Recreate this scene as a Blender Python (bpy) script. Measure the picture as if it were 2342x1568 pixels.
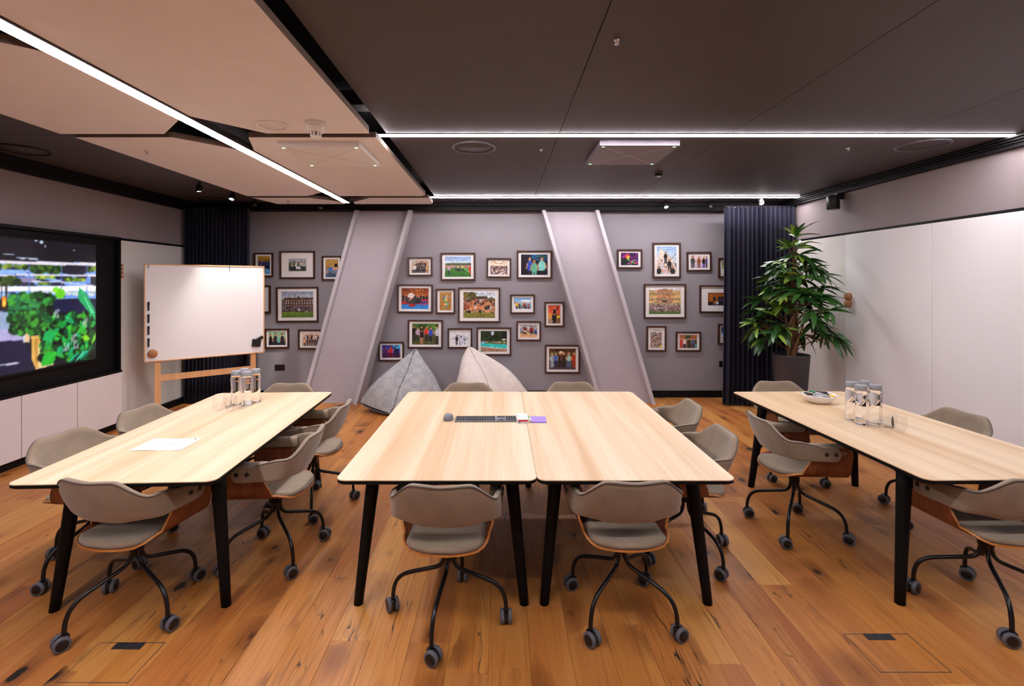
import bpy, bmesh, math, random
import numpy as np
from mathutils import Vector, Matrix

PI = math.pi
sc = bpy.context.scene
for o in list(bpy.data.objects):
    bpy.data.objects.remove(o)

# ------------------------------------------------------------------ camera
F_PX, VPX, HOR, CAM_H = 1110.0, 1145.0, 645.0, 1.70
cd = bpy.data.cameras.new('camera')
cam = bpy.data.objects.new('camera', cd)
sc.collection.objects.link(cam)
cd.sensor_width = 36.0
cd.sensor_fit = 'HORIZONTAL'
cd.lens = F_PX / 2342 * 36
cd.shift_x = (1171 - VPX) / 2342
cd.shift_y = -(784 - HOR) / 2342
cd.clip_start = 0.05
cam.location = (0, 0, CAM_H)
cam.rotation_euler = (PI / 2, 0, 0)
sc.camera = cam

# ------------------------------------------------------------------ world, exposure
w = bpy.data.worlds.new('world')
sc.world = w
w.use_nodes = True
w.node_tree.nodes['Background'].inputs[0].default_value = (0.9, 0.92, 1.0, 1)
w.node_tree.nodes['Background'].inputs[1].default_value = 0.05
sc.view_settings.view_transform = 'Standard'
sc.view_settings.look = 'None'
sc.view_settings.gamma = 1.0
sc.view_settings.use_curve_mapping = False
sc.view_settings.exposure = 1.0
STRIP = 36.0        # radiance of the LED strips
STRIP_COL = (1.0, 0.93, 0.95, 1)

# ------------------------------------------------------------------ helpers
C = sc.collection


def lin(h):
    h = h.lstrip('#')
    v = [int(h[i:i + 2], 16) / 255 for i in (0, 2, 4)]
    return tuple(((c / 12.92) if c <= 0.04045 else ((c + 0.055) / 1.055) ** 2.4) for c in v)


MATS = {}


def pm(name, hexc, rough=0.6, metal=0.0, var=0.06, scale=18.0, bump=0.0, spec=0.5, stretch=(1, 1, 1),
       detail=4.0, bscale=None, coat=0.0, emit=None, estr=0.0, sheen=0.0):
    """procedural principled material: noise varies the colour and (optionally) the relief"""
    if name in MATS:
        return MATS[name]
    m = bpy.data.materials.new(name)
    m.use_nodes = True
    nt = m.node_tree
    b = nt.nodes['Principled BSDF']
    c = lin(hexc)
    tc = nt.nodes.new('ShaderNodeTexCoord')
    mp = nt.nodes.new('ShaderNodeMapping')
    mp.inputs['Scale'].default_value = stretch
    nz = nt.nodes.new('ShaderNodeTexNoise')
    nz.inputs['Scale'].default_value = scale
    nz.inputs['Detail'].default_value = detail
    nt.links.new(tc.outputs['Object'], mp.inputs['Vector'])
    nt.links.new(mp.outputs[0], nz.inputs['Vector'])
    rp = nt.nodes.new('ShaderNodeValToRGB')
    rp.color_ramp.elements[0].position = 0.3
    rp.color_ramp.elements[1].position = 0.7
    rp.color_ramp.elements[0].color = tuple(x * (1 - var) for x in c) + (1,)
    rp.color_ramp.elements[1].color = tuple(min(1, x * (1 + var)) for x in c) + (1,)
    nt.links.new(nz.outputs['Fac'], rp.inputs[0])
    nt.links.new(rp.outputs[0], b.inputs['Base Color'])
    b.inputs['Roughness'].default_value = rough
    b.inputs['Metallic'].default_value = metal
    b.inputs['Specular IOR Level'].default_value = spec
    b.inputs['Coat Weight'].default_value = coat
    b.inputs['Sheen Weight'].default_value = sheen
    if bump > 0:
        n2 = nt.nodes.new('ShaderNodeTexNoise')
        n2.inputs['Scale'].default_value = bscale or scale * 6
        n2.inputs['Detail'].default_value = 3
        nt.links.new(mp.outputs[0], n2.inputs['Vector'])
        bp = nt.nodes.new('ShaderNodeBump')
        bp.inputs['Strength'].default_value = bump
        bp.inputs['Distance'].default_value = 0.01
        nt.links.new(n2.outputs['Fac'], bp.inputs['Height'])
        nt.links.new(bp.outputs[0], b.inputs['Normal'])
    if emit:
        b.inputs['Emission Color'].default_value = emit
        b.inputs['Emission Strength'].default_value = estr
    MATS[name] = m
    return m


def wood(name, cols, grain=(60, 3, 60), big=(7, 0.35, 7), rough=0.45, axis=1, rnd=0.0, contrast=0.5, spec=0.5):
    """wood whose grain runs along a local axis"""
    if name in MATS:
        return MATS[name]
    m = bpy.data.materials.new(name)
    m.use_nodes = True
    nt = m.node_tree
    b = nt.nodes['Principled BSDF']
    tc = nt.nodes.new('ShaderNodeTexCoord')
    oi = nt.nodes.new('ShaderNodeObjectInfo')
    ad = nt.nodes.new('ShaderNodeVectorMath')
    ad.operation = 'ADD'
    ml = nt.nodes.new('ShaderNodeVectorMath')
    ml.operation = 'SCALE'
    ml.inputs['Scale'].default_value = 37.0
    cb = nt.nodes.new('ShaderNodeCombineXYZ')
    for i in range(3):
        nt.links.new(oi.outputs['Random'], cb.inputs[i])
    nt.links.new(cb.outputs[0], ml.inputs[0])
    nt.links.new(tc.outputs['Object'], ad.inputs[0])
    nt.links.new(ml.outputs[0], ad.inputs[1])

    def sw(v):
        v = list(v)
        if axis == 0:
            v[0], v[1] = v[1], v[0]
        if axis == 2:
            v[2], v[1] = v[1], v[2]
        return v
    mp1 = nt.nodes.new('ShaderNodeMapping')
    mp1.inputs['Scale'].default_value = sw(grain)
    mp2 = nt.nodes.new('ShaderNodeMapping')
    mp2.inputs['Scale'].default_value = sw(big)
    nt.links.new(ad.outputs[0], mp1.inputs[0])
    nt.links.new(ad.outputs[0], mp2.inputs[0])
    n1 = nt.nodes.new('ShaderNodeTexNoise')
    n1.inputs['Scale'].default_value = 1.0
    n1.inputs['Detail'].default_value = 5
    n2 = nt.nodes.new('ShaderNodeTexNoise')
    n2.inputs['Scale'].default_value = 1.0
    n2.inputs['Detail'].default_value = 3
    n2.inputs['Distortion'].default_value = 0.6
    nt.links.new(mp1.outputs[0], n1.inputs['Vector'])
    nt.links.new(mp2.outputs[0], n2.inputs['Vector'])
    mx = nt.nodes.new('ShaderNodeMix')
    mx.data_type = 'FLOAT'
    mx.inputs[0].default_value = contrast
    nt.links.new(n2.outputs['Fac'], mx.inputs[2])
    nt.links.new(n1.outputs['Fac'], mx.inputs[3])
    rp = nt.nodes.new('ShaderNodeValToRGB')
    el = rp.color_ramp.elements
    el[0].position, el[1].position = 0.32, 0.68
    el[0].color = lin(cols[0]) + (1,)
    el[1].color = lin(cols[-1]) + (1,)
    for k, cc in enumerate(cols[1:-1]):
        e = el.new(0.32 + 0.36 * (k + 1) / (len(cols) - 1))
        e.color = lin(cc) + (1,)
    nt.links.new(mx.outputs[0], rp.inputs[0])
    out = rp.outputs[0]
    if rnd > 0:
        hv = nt.nodes.new('ShaderNodeHueSaturation')
        mr = nt.nodes.new('ShaderNodeMapRange')
        mr.inputs['To Min'].default_value = 1 - rnd
        mr.inputs['To Max'].default_value = 1 + rnd
        nt.links.new(oi.outputs['Random'], mr.inputs[0])
        nt.links.new(mr.outputs[0], hv.inputs['Value'])
        nt.links.new(out, hv.inputs['Color'])
        out = hv.outputs[0]
    nt.links.new(out, b.inputs['Base Color'])
    b.inputs['Roughness'].default_value = rough
    b.inputs['Specular IOR Level'].default_value = spec
    bp = nt.nodes.new('ShaderNodeBump')
    bp.inputs['Strength'].default_value = 0.06
    bp.inputs['Distance'].default_value = 0.004
    nt.links.new(n1.outputs['Fac'], bp.inputs['Height'])
    nt.links.new(bp.outputs[0], b.inputs['Normal'])
    MATS[name] = m
    return m


def glass_mat(name, col=(1, 1, 1), ior=1.45):
    m = bpy.data.materials.new(name)
    m.use_nodes = True
    nt = m.node_tree
    b = nt.nodes['Principled BSDF']
    b.inputs['Transmission Weight'].default_value = 1.0
    b.inputs['IOR'].default_value = ior
    nz = nt.nodes.new('ShaderNodeTexNoise')
    nz.inputs['Scale'].default_value = 9
    rp = nt.nodes.new('ShaderNodeValToRGB')
    rp.color_ramp.elements[0].color = tuple(c * 0.985 for c in col) + (1,)
    rp.color_ramp.elements[1].color = tuple(col) + (1,)
    nt.links.new(nz.outputs['Fac'], rp.inputs[0])
    nt.links.new(rp.outputs[0], b.inputs['Base Color'])
    b.inputs['Roughness'].default_value = 0.0
    MATS[name] = m
    return m


def thin_glass(name):
    """thin-walled clear glass: transparent with fresnel gloss"""
    m = bpy.data.materials.new(name)
    m.use_nodes = True
    nt = m.node_tree
    nt.nodes.remove(nt.nodes['Principled BSDF'])
    out = nt.nodes['Material Output']
    tr = nt.nodes.new('ShaderNodeBsdfTransparent')
    gl = nt.nodes.new('ShaderNodeBsdfGlossy')
    gl.inputs['Roughness'].default_value = 0.02
    nz = nt.nodes.new('ShaderNodeTexNoise')
    nz.inputs['Scale'].default_value = 6
    rp = nt.nodes.new('ShaderNodeValToRGB')
    rp.color_ramp.elements[0].color = (.985, .99, .99, 1)
    rp.color_ramp.elements[1].color = (1, 1, 1, 1)
    nt.links.new(nz.outputs['Fac'], rp.inputs[0])
    nt.links.new(rp.outputs[0], tr.inputs['Color'])
    lw = nt.nodes.new('ShaderNodeLayerWeight')
    lw.inputs['Blend'].default_value = 0.35
    pw_ = nt.nodes.new('ShaderNodeMath')
    pw_.operation = 'POWER'
    pw_.inputs[1].default_value = 2.6
    nt.links.new(lw.outputs['Facing'], pw_.inputs[0])
    ma_ = nt.nodes.new('ShaderNodeMath')
    ma_.operation = 'MULTIPLY_ADD'
    ma_.inputs[1].default_value = 0.20
    ma_.inputs[2].default_value = 0.03
    nt.links.new(pw_.outputs[0], ma_.inputs[0])
    mx = nt.nodes.new('ShaderNodeMixShader')
    nt.links.new(ma_.outputs[0], mx.inputs[0])
    nt.links.new(tr.outputs[0], mx.inputs[1])
    nt.links.new(gl.outputs[0], mx.inputs[2])
    nt.links.new(mx.outputs[0], out.inputs['Surface'])
    MATS[name] = m
    return m


def attr_mat(name, emit=0.0, rough=0.35):
    m = bpy.data.materials.new(name)
    m.use_nodes = True
    nt = m.node_tree
    b = nt.nodes['Principled BSDF']
    a = nt.nodes.new('ShaderNodeAttribute')
    a.attribute_name = 'print'
    if emit:
        b.inputs['Base Color'].default_value = (0.01, 0.01, 0.01, 1)
        nt.links.new(a.outputs['Color'], b.inputs['Emission Color'])
        b.inputs['Emission Strength'].default_value = emit
    else:
        nt.links.new(a.outputs['Color'], b.inputs['Base Color'])
    b.inputs['Roughness'].default_value = rough
    MATS[name] = m
    return m


class MB:
    """collects geometry for ONE mesh object"""

    def __init__(self):
        self.v, self.f, self.mi, self.sm = [], [], [], []

    def add(self, vs, fs, mi=0, smooth=False, M=None):
        o = len(self.v)
        for p in vs:
            p = Vector(p)
            self.v.append(tuple(M @ p if M else p))
        for f in fs:
            self.f.append(tuple(i + o for i in f))
            self.mi.append(mi)
            self.sm.append(smooth)
        return self

    def box(self, x0, y0, z0, x1, y1, z1, mi=0, M=None):
        vs = [(x0, y0, z0), (x1, y0, z0), (x1, y1, z0), (x0, y1, z0), (x0, y0, z1), (x1, y0, z1), (x1, y1, z1), (x0, y1, z1)]
        fs = [(0, 3, 2, 1), (4, 5, 6, 7), (0, 1, 5, 4), (1, 2, 6, 5), (2, 3, 7, 6), (3, 0, 4, 7)]
        return self.add(vs, fs, mi, False, M)

    def bbox(self, x0, y0, z0, x1, y1, z1, b=0.004, mi=0, M=None):
        """box with chamfered edges (24 verts)"""
        xs, ys, zs = (x0, x1), (y0, y1), (z0, z1)
        bm = bmesh.new()
        bmesh.ops.create_cube(bm, size=1)
        for vv in bm.verts:
            vv.co = Vector(((x0 + x1) / 2 + vv.co.x * (x1 - x0), (y0 + y1) / 2 + vv.co.y * (y1 - y0), (z0 + z1) / 2 + vv.co.z * (z1 - z0)))
        bmesh.ops.bevel(bm, geom=bm.edges[:], offset=b, segments=2, affect='EDGES', profile=0.5)
        bm.verts.index_update()
        vs = [tuple(vv.co) for vv in bm.verts]
        fs = [tuple(vv.index for vv in ff.verts) for ff in bm.faces]
        bm.free()
        return self.add(vs, fs, mi, False, M)

    def lathe(self, prof, n=24, mi=0, M=None, cap=True, smooth=True):
        vs, fs = [], []
        k = len(prof)
        for i in range(n):
            a = 2 * PI * i / n
            for r, z in prof:
                vs.append((r * math.cos(a), r * math.sin(a), z))
        for i in range(n):
            j = (i + 1) % n
            for q in range(k - 1):
                fs.append((i * k + q, j * k + q, j * k + q + 1, i * k + q + 1))
        self.add(vs, fs, mi, smooth, M)
        if cap:
            if prof[0][0] > 1e-5:
                self.add([(prof[0][0] * math.cos(2 * PI * i / n), prof[0][0] * math.sin(2 * PI * i / n), prof[0][1]) for i in range(n)],
                         [tuple(range(n))[::-1]], mi, False, M)
            if prof[-1][0] > 1e-5:
                self.add([(prof[-1][0] * math.cos(2 * PI * i / n), prof[-1][0] * math.sin(2 * PI * i / n), prof[-1][1]) for i in range(n)],
                         [tuple(range(n))], mi, False, M)
        return self

    def tube(self, pts, r, n=10, mi=0, M=None, closed=False):
        pts = [Vector(p) for p in pts]
        rs = r if isinstance(r, (list, tuple)) else [r] * len(pts)
        vs, fs = [], []
        L = len(pts)
        prev = None
        for i, p in enumerate(pts):
            if closed:
                t = (pts[(i + 1) % L] - pts[i - 1]).normalized()
            else:
                t = (pts[min(i + 1, L - 1)] - pts[max(i - 1, 0)]).normalized()
            if prev is None:
                a = Vector((0, 0, 1)) if abs(t.z) < 0.9 else Vector((1, 0, 0))
                u = t.cross(a).normalized()
            else:
                u = (prev - t * prev.dot(t)).normalized()
            prev = u
            vv = t.cross(u)
            for k in range(n):
                a = 2 * PI * k / n
                vs.append(tuple(p + (u * math.cos(a) + vv * math.sin(a)) * rs[i]))
        seg = L if closed else L - 1
        for i in range(seg):
            j = (i + 1) % L
            for k in range(n):
                q = (k + 1) % n
                fs.append((i * n + k, i * n + q, j * n + q, j * n + k))
        if not closed:
            fs.append(tuple(range(n))[::-1])
            fs.append(tuple(range((L - 1) * n, L * n)))
        return self.add(vs, fs, mi, True, M)

    def prism(self, poly, z0, z1, mi=0, M=None, inset_bottom=0.0):
        n = len(poly)
        cx = sum(p[0] for p in poly) / n
        cy = sum(p[1] for p in poly) / n
        bot = []
        for x, y in poly:
            if inset_bottom:
                d = math.hypot(x - cx, y - cy)
                k = 1 - inset_bottom / d
                bot.append((cx + (x - cx) * k, cy + (y - cy) * k, z0))
            else:
                bot.append((x, y, z0))
        vs = bot + [(x, y, z1) for x, y in poly]
        fs = [tuple(range(n))[::-1], tuple(range(n, 2 * n))] + [(i, (i + 1) % n, n + (i + 1) % n, n + i) for i in range(n)]
        return self.add(vs, fs, mi, False, M)

    def mesh(self, name, mats):
        me = bpy.data.meshes.new(name)
        me.from_pydata(self.v, [], self.f)
        for m in (mats if isinstance(mats, (list, tuple)) else [mats]):
            me.materials.append(m)
        me.polygons.foreach_set('material_index', self.mi)
        me.polygons.foreach_set('use_smooth', self.sm)
        bm = bmesh.new()
        bm.from_mesh(me)
        bmesh.ops.remove_doubles(bm, verts=bm.verts, dist=1e-6)
        bmesh.ops.recalc_face_normals(bm, faces=bm.faces)
        bm.to_mesh(me)
        bm.free()
        me.update()
        return me

    def build(self, name, mats, parent=None, loc=(0, 0, 0), rz=0.0):
        o = bpy.data.objects.new(name, self.mesh(name, mats))
        C.objects.link(o)
        o.location = loc
        o.rotation_euler = (0, 0, rz)
        if parent:
            o.parent = parent
        return o


def inst(me, name, parent=None, loc=(0, 0, 0), rot=(0, 0, 0)):
    o = bpy.data.objects.new(name, me)
    C.objects.link(o)
    o.location = loc
    o.rotation_euler = rot
    if parent:
        o.parent = parent
    return o


def tag(o, label=None, cat=None, group=None, kind=None):
    if label:
        o['label'] = label
    if cat:
        o['category'] = cat
    if group:
        o['group'] = group
    if kind:
        o['kind'] = kind
    return o


def empty(name, loc=(0, 0, 0), rz=0.0):
    o = bpy.data.objects.new(name, None)
    C.objects.link(o)
    o.location = loc
    o.rotation_euler = (0, 0, rz)
    o.empty_display_size = 0.1
    return o


def thing(name, label, cat, loc=(0, 0, 0), rz=0.0, group=None):
    return tag(empty(name, loc, rz), label, cat, group)


def copy_tree(o, parent=None):
    c = o.copy()
    C.objects.link(c)
    if parent:
        c.parent = parent
    for ch in list(o.children):
        copy_tree(ch, c)
    return c


def rrect(x0, y0, x1, y1, r, n=6):
    out = []
    for cx, cy, a0 in ((x1 - r, y0 + r, -90), (x1 - r, y1 - r, 0), (x0 + r, y1 - r, 90), (x0 + r, y0 + r, 180)):
        for k in range(n + 1):
            a = math.radians(a0 + 90 * k / n)
            out.append((cx + r * math.cos(a), cy + r * math.sin(a)))
    return out


def sstep(a, b, x):
    t = min(1, max(0, (x - a) / (b - a)))
    return t * t * (3 - 2 * t)


def RX(a): return Matrix.Rotation(a, 4, 'X')
def RY(a): return Matrix.Rotation(a, 4, 'Y')
def RZ(a): return Matrix.Rotation(a, 4, 'Z')
def T(x, y, z): return Matrix.Translation((x, y, z))


# ------------------------------------------------------------------ materials
M_back = pm('wall_paint_grey', '#8F8A91', 0.85, var=0.03, scale=3, bump=0.03, bscale=160)
M_side = pm('wall_paint_taupe', '#8E8285', 0.85, var=0.03, scale=3, bump=0.03, bscale=160)
M_col = pm('column_paint', '#A9A1A8', 0.8, var=0.03, scale=4, bump=0.02, bscale=140)
M_dark = pm('ceiling_charcoal', '#443D40', 0.55, var=0.06, scale=4)
M_black = pm('matt_black', '#0B0A0D', 0.5, var=0.1, scale=10, spec=0.2)
M_void = pm('void_black', '#0B0A0C', 0.8, var=0.1, scale=4)
M_coving = pm('coving_black', '#121013', 0.6, var=0.1, scale=5, spec=0.2)
M_raft = pm('raft_white', '#E0DCE0', 0.85, var=0.02, scale=6, bump=0.02, bscale=120)
M_raftedge_shade = pm('raft_edge_shade', '#74655C', 0.85, var=0.04, scale=8)  # shade of the raft side faces, painted as a darker colour
M_cab = pm('cabinet_pale', '#D8CFD1', 0.5, var=0.02, scale=4)
M_panel_off = pm('wall_panel_offwhite', '#D6D2CF', 0.4, var=0.02, scale=3)
M_panel_white = pm('wall_panel_white', '#E8E7EA', 0.25, var=0.015, scale=3)
M_wb = pm('whiteboard_white', '#E4E0E2', 0.22, var=0.01, scale=3)
M_legblk = pm('table_leg_black', '#0B0C0E', 0.55, var=0.15, scale=30, spec=0.15, stretch=(1, 1, 0.1))
M_steel = pm('black_steel', '#17181B', 0.28, metal=0.3, var=0.1, scale=20)
M_rubber = pm('grey_rubber', '#5C5D66', 0.55, var=0.08, scale=40)
M_plast = pm('black_plastic', '#121214', 0.4, var=0.1, scale=40)
M_fab = pm('chair_suede', '#887764', 0.95, var=0.14, scale=9, bump=0.12, bscale=260, sheen=0.35)
M_fabseam = pm('chair_piping', '#5B524D', 0.9, var=0.1, scale=60, sheen=0.2)
M_fabtip = pm('chair_suede_light', '#8D8179', 0.9, var=0.08, scale=20, sheen=0.3)
M_oak_top = wood('oak_table', ['#CBA87F', '#D8BA96', '#E2CAAB', '#E9D6BC'], grain=(60, 1.6, 60), big=(7, 0.22, 7), rough=0.42, contrast=0.22)
M_frame = wood('walnut_frame', ['#2C1812', '#402318', '#4F2D20'], grain=(120, 20, 120), rough=0.4)
M_wal = wood('walnut_veneer', ['#5A2E1B', '#753F25', '#8C5030'], grain=(90, 4, 90), big=(16, 1.2, 16), rough=0.35, axis=2)
M_plyedge = wood('ply_edge', ['#A3642C', '#BC7B3C', '#CC8F4E'], grain=(40, 40, 40), rough=0.5)
M_oakstand = wood('oak_stand', ['#C08A5A', '#CF9C6C', '#DBAC7C'], grain=(60, 60, 4), big=(8, 8, .6), rough=0.5)
M_cork = pm('cork_brown', '#A8714B', 0.75, var=0.15, scale=60, bump=0.1, bscale=200)
M_mat = pm('mat_board', '#E9E6E6', 0.8, var=0.01, scale=10)
M_curt = pm('curtain_navy', '#1B1A2E', 0.95, var=0.08, scale=30, bump=0.08, bscale=400, sheen=0.12, spec=0.2)
M_white = pm('white_plastic', '#E2DFDE', 0.4, var=0.02, scale=20)
M_grey = pm('grey_plastic', '#8D8F94', 0.45, var=0.04, scale=30)
M_space = pm('space_grey', '#74757F', 0.4, metal=0.0, var=0.05, scale=40)
M_key = pm('key_dark', '#26272C', 0.5, var=0.08, scale=60)
M_chrome = pm('bright_metal', '#C9C9CC', 0.2, metal=1.0, var=0.03, scale=40)
M_alu = pm('dull_aluminium', '#77747A', 0.4, metal=0.8, var=0.08, scale=60)
M_led = pm('led_strip', '#FFFFFF', 0.5, var=0.0, emit=STRIP_COL, estr=STRIP)
M_spotlit = pm('spot_lens', '#FFFFFF', 0.5, var=0.0, emit=(1, 0.93, 0.85, 1), estr=25)
M_green = pm('green_led', '#E0FFE8', 0.5, var=0.0, emit=(0.25, 1.0, 0.45, 1), estr=2.2)
M_glass = thin_glass('clear_glass')
M_water = glass_mat('water_bottle_clear', (0.985, 0.99, 1.0), 1.34)
M_print = attr_mat('photo_print', 0.0, 0.3)
M_screen = attr_mat('screen_picture', 0.62, 0.15)


def floor_mat():
    m = bpy.data.materials.new('rustic_oak_floor')
    m.use_nodes = True
    nt = m.node_tree
    N, L = nt.nodes, nt.links
    b = N['Principled BSDF']
    tc = N.new('ShaderNodeTexCoord')
    oi = N.new('ShaderNodeObjectInfo')
    cb = N.new('ShaderNodeCombineXYZ')
    mu = N.new('ShaderNodeMath'); mu.operation = 'MULTIPLY'; mu.inputs[1].default_value = 53.0
    L.new(oi.outputs['Random'], mu.inputs[0])
    L.new(mu.outputs[0], cb.inputs[0]); L.new(mu.outputs[0], cb.inputs[1])
    ad = N.new('ShaderNodeVectorMath'); ad.operation = 'ADD'
    L.new(tc.outputs['Object'], ad.inputs[0]); L.new(cb.outputs[0], ad.inputs[1])

    def mapped(s):
        mp = N.new('ShaderNodeMapping'); mp.inputs['Scale'].default_value = s
        L.new(ad.outputs[0], mp.inputs[0]); return mp.outputs[0]

    def noise(s, detail=4, dist=0.0):
        n = N.new('ShaderNodeTexNoise'); n.inputs['Scale'].default_value = 1
        n.inputs['Detail'].default_value = detail; n.inputs['Distortion'].default_value = dist
        L.new(mapped(s), n.inputs['Vector']); return n.outputs['Fac']

    def math_(op, a, bb=None, c=None):
        n = N.new('ShaderNodeMath'); n.operation = op
        for i, x in enumerate((a, bb, c)):
            if x is None: continue
            if isinstance(x, (int, float)): n.inputs[i].default_value = x
            else: L.new(x, n.inputs[i])
        return n.outputs[0]

    def rng(v, a, bb, c=0.0, d=1.0):
        n = N.new('ShaderNodeMapRange'); n.interpolation_type = 'SMOOTHSTEP'
        L.new(v, n.inputs[0])
        for i, x in enumerate((a, bb, c, d)): n.inputs[i + 1].default_value = x
        return n.outputs[0]

    def mix(fac, c1, c2, mode='MIX'):
        n = N.new('ShaderNodeMix'); n.data_type = 'RGBA'; n.blend_type = mode
        if isinstance(fac, (int, float)): n.inputs[0].default_value = fac
        else: L.new(fac, n.inputs[0])
        for i, x in ((6, c1), (7, c2)):
            if isinstance(x, tuple): n.inputs[i].default_value = x
            else: L.new(x, n.inputs[i])
        return n.outputs[2]
    tone = N.new('ShaderNodeValToRGB')
    el = tone.color_ramp.elements
    tones = ['#A5622D', '#BE7D3A', '#B56D33', '#CA8E49', '#AD6631', '#C4823D', '#9B5A2C', '#D0954F']
    el[0].position = 0; el[0].color = lin(tones[0]) + (1,)
    el[1].position = 1; el[1].color = lin(tones[-1]) + (1,)
    for i, t in enumerate(tones[1:-1]):
        e = el.new((i + 1) / (len(tones) - 1)); e.color = lin(t) + (1,)
    L.new(oi.outputs['Random'], tone.inputs[0])
    col = tone.outputs[0]
    grain = noise((85, 2.5, 85), 6)
    broad = noise((9, 0.7, 9), 4, 1.2)
    ring = noise((16, 1.1, 16), 2, 2.5)
    col = mix(rng(grain, 0.3, 0.7, 0.0, 0.55), col, lin('#6E3A1B') + (1,), 'MIX') if False else col
    col = mix(rng(grain, 0.35, 0.75, 0.0, 0.27), col, lin('#7A4420') + (1,))
    col = mix(rng(broad, 0.45, 0.75, 0.0, 0.45), col, lin('#CC9350') + (1,))
    col = mix(rng(ring, 0.56, 0.7, 0.0, 0.35), col, lin('#74401F') + (1,))
    # knots
    vo = N.new('ShaderNodeTexVoronoi'); vo.inputs['Scale'].default_value = 1
    vo.inputs['Randomness'].default_value = 1.0
    wob = N.new('ShaderNodeVectorMath'); wob.operation = 'ADD'
    nz = N.new('ShaderNodeTexNoise'); nz.inputs['Scale'].default_value = 14
    L.new(ad.outputs[0], nz.inputs['Vector'])
    sc2 = N.new('ShaderNodeVectorMath'); sc2.operation = 'SCALE'; sc2.inputs['Scale'].default_value = 0.16
    L.new(nz.outputs['Color'], sc2.inputs[0])
    L.new(mapped((5.6, 3.0, 1)), wob.inputs[0]); L.new(sc2.outputs[0], wob.inputs[1])
    L.new(wob.outputs[0], vo.inputs['Vector'])
    sp = N.new('ShaderNodeSeparateColor'); L.new(vo.outputs['Color'], sp.inputs[0])
    has = rng(sp.outputs[0], 0.42, 0.44)
    size = rng(sp.outputs[1], 0.0, 1.0, 0.08, 0.25)
    d = math_('DIVIDE', vo.outputs['Distance'], size)
    core = math_('MULTIPLY', rng(d, 0.45, 0.85, 1.0, 0.0), has)
    halo = math_('MULTIPLY', rng(d, 0.8, 3.0, 0.6, 0.0), has)
    col = mix(halo, col, lin('#6B3818') + (1,))
    col = mix(core, col, lin('#1F120C') + (1,))
    # cracks along the grain
    ck = noise((11, 0.9, 11), 3, 0.4)
    thin = rng(math_('ABSOLUTE', math_('SUBTRACT', ck, 0.5)), 0.0, 0.008, 1.0, 0.0)
    msk = rng(noise((3.1, 1.3, 3), 2), 0.54, 0.62)
    col = mix(math_('MULTIPLY', thin, msk), col, lin('#22140D') + (1,))
    L.new(col, b.inputs['Base Color'])
    L.new(rng(grain, 0.3, 0.7, 0.36, 0.5), b.inputs['Roughness'])
    b.inputs['Specular IOR Level'].default_value = 0.45
    bp = N.new('ShaderNodeBump'); bp.inputs['Strength'].default_value = 0.12; bp.inputs['Distance'].default_value = 0.003
    L.new(math_('SUBTRACT', grain, core), bp.inputs['Height'])
    L.new(bp.outputs[0], b.inputs['Normal'])
    MATS['floor'] = m
    return m


M_floor = floor_mat()

# =================================================================== THE ROOM
XL, XR, YB, YF = -4.50, 4.09, 7.18, -2.60
ZC, ZV = 2.85, 3.06            # charcoal ceiling, void above the rafts
ZT = 2.74                       # underside of the black coving


def struct(name, mb, mats, parent=None, kind='structure'):
    o = mb.build(name, mats, parent)
    if not parent:
        o['kind'] = kind
    return o


# floor: slab + planks
floor = struct('floor', MB().box(XL - .1, YF, -0.12, XR + .1, YB + .1, -0.012), M_floor)
tag(floor, 'rustic oak plank floor with knots and cracks')
rnd = random.Random(5)
PW = 0.188
known_ends = {0: 2.144, 5: 2.16, 8: 2.727}
col0 = math.floor((XL + 0.054) / PW)
col1 = math.ceil((XR + 0.054) / PW)
for k in range(col0, col1):
    x0, x1 = max(XL, -0.054 + k * PW), min(XR, -0.054 + (k + 1) * PW)
    if x1 - x0 < 0.02:
        continue
    y = 0.7
    ends = [y]
    first = known_ends.get(k, 0.9 + rnd.random() * 1.9)
    ends.append(first)
    while ends[-1] < YB - 0.5:
        ends.append(ends[-1] + 1.25 + rnd.random() * 1.15)
    ends[-1] = YB
    for a, bq in zip(ends[:-1], ends[1:]):
        if bq - a < 0.05:
            continue
        g = 0.0004
        dz = rnd.uniform(-0.0006, 0.0006)
        mb = MB()
        X0, X1, Y0, Y1 = x0 + g, x1 - g, a + g, bq - g
        e = 0.0008
        vs = [(X0, Y0, -0.012), (X1, Y0, -0.012), (X1, Y1, -0.012), (X0, Y1, -0.012),
              (X0, Y0, dz - e), (X1, Y0, dz - e), (X1, Y1, dz - e), (X0, Y1, dz - e),
              (X0 + e, Y0 + e, dz), (X1 - e, Y0 + e, dz), (X1 - e, Y1 - e, dz), (X0 + e, Y1 - e, dz)]
        fs = [(8, 9, 10, 11)]
        for lo, hi in ((0, 4), (4, 8)):
            for i in range(4):
                j = (i + 1) % 4
                fs.append((lo + i, lo + j, hi + j, hi + i))
        mb.add(vs, fs)
        mb.build('plank', M_floor, floor)

# walls
wb_ = struct('wall_back', MB().box(XL - .1, YB, 0, XR + .1, YB + .12, ZV), M_back)
wall_l = struct('wall_left', MB().box(XL - .14, YF, 0, XL, YB, ZV), M_side)
wall_r = struct('wall_right', MB().box(XR, YF, 0, XR + .14, YB, ZV), M_side)
wall_f = struct('wall_rear', MB().box(XL - .1, YF - .12, 0, XR + .1, YF, ZV), M_back)
tag(wb_, 'mid grey painted back wall hung with framed photographs')
tag(wall_l, 'taupe painted left wall above the screen')
tag(wall_r, 'taupe painted right wall above white panels')
tag(wall_f, 'grey wall behind the viewpoint')

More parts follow.
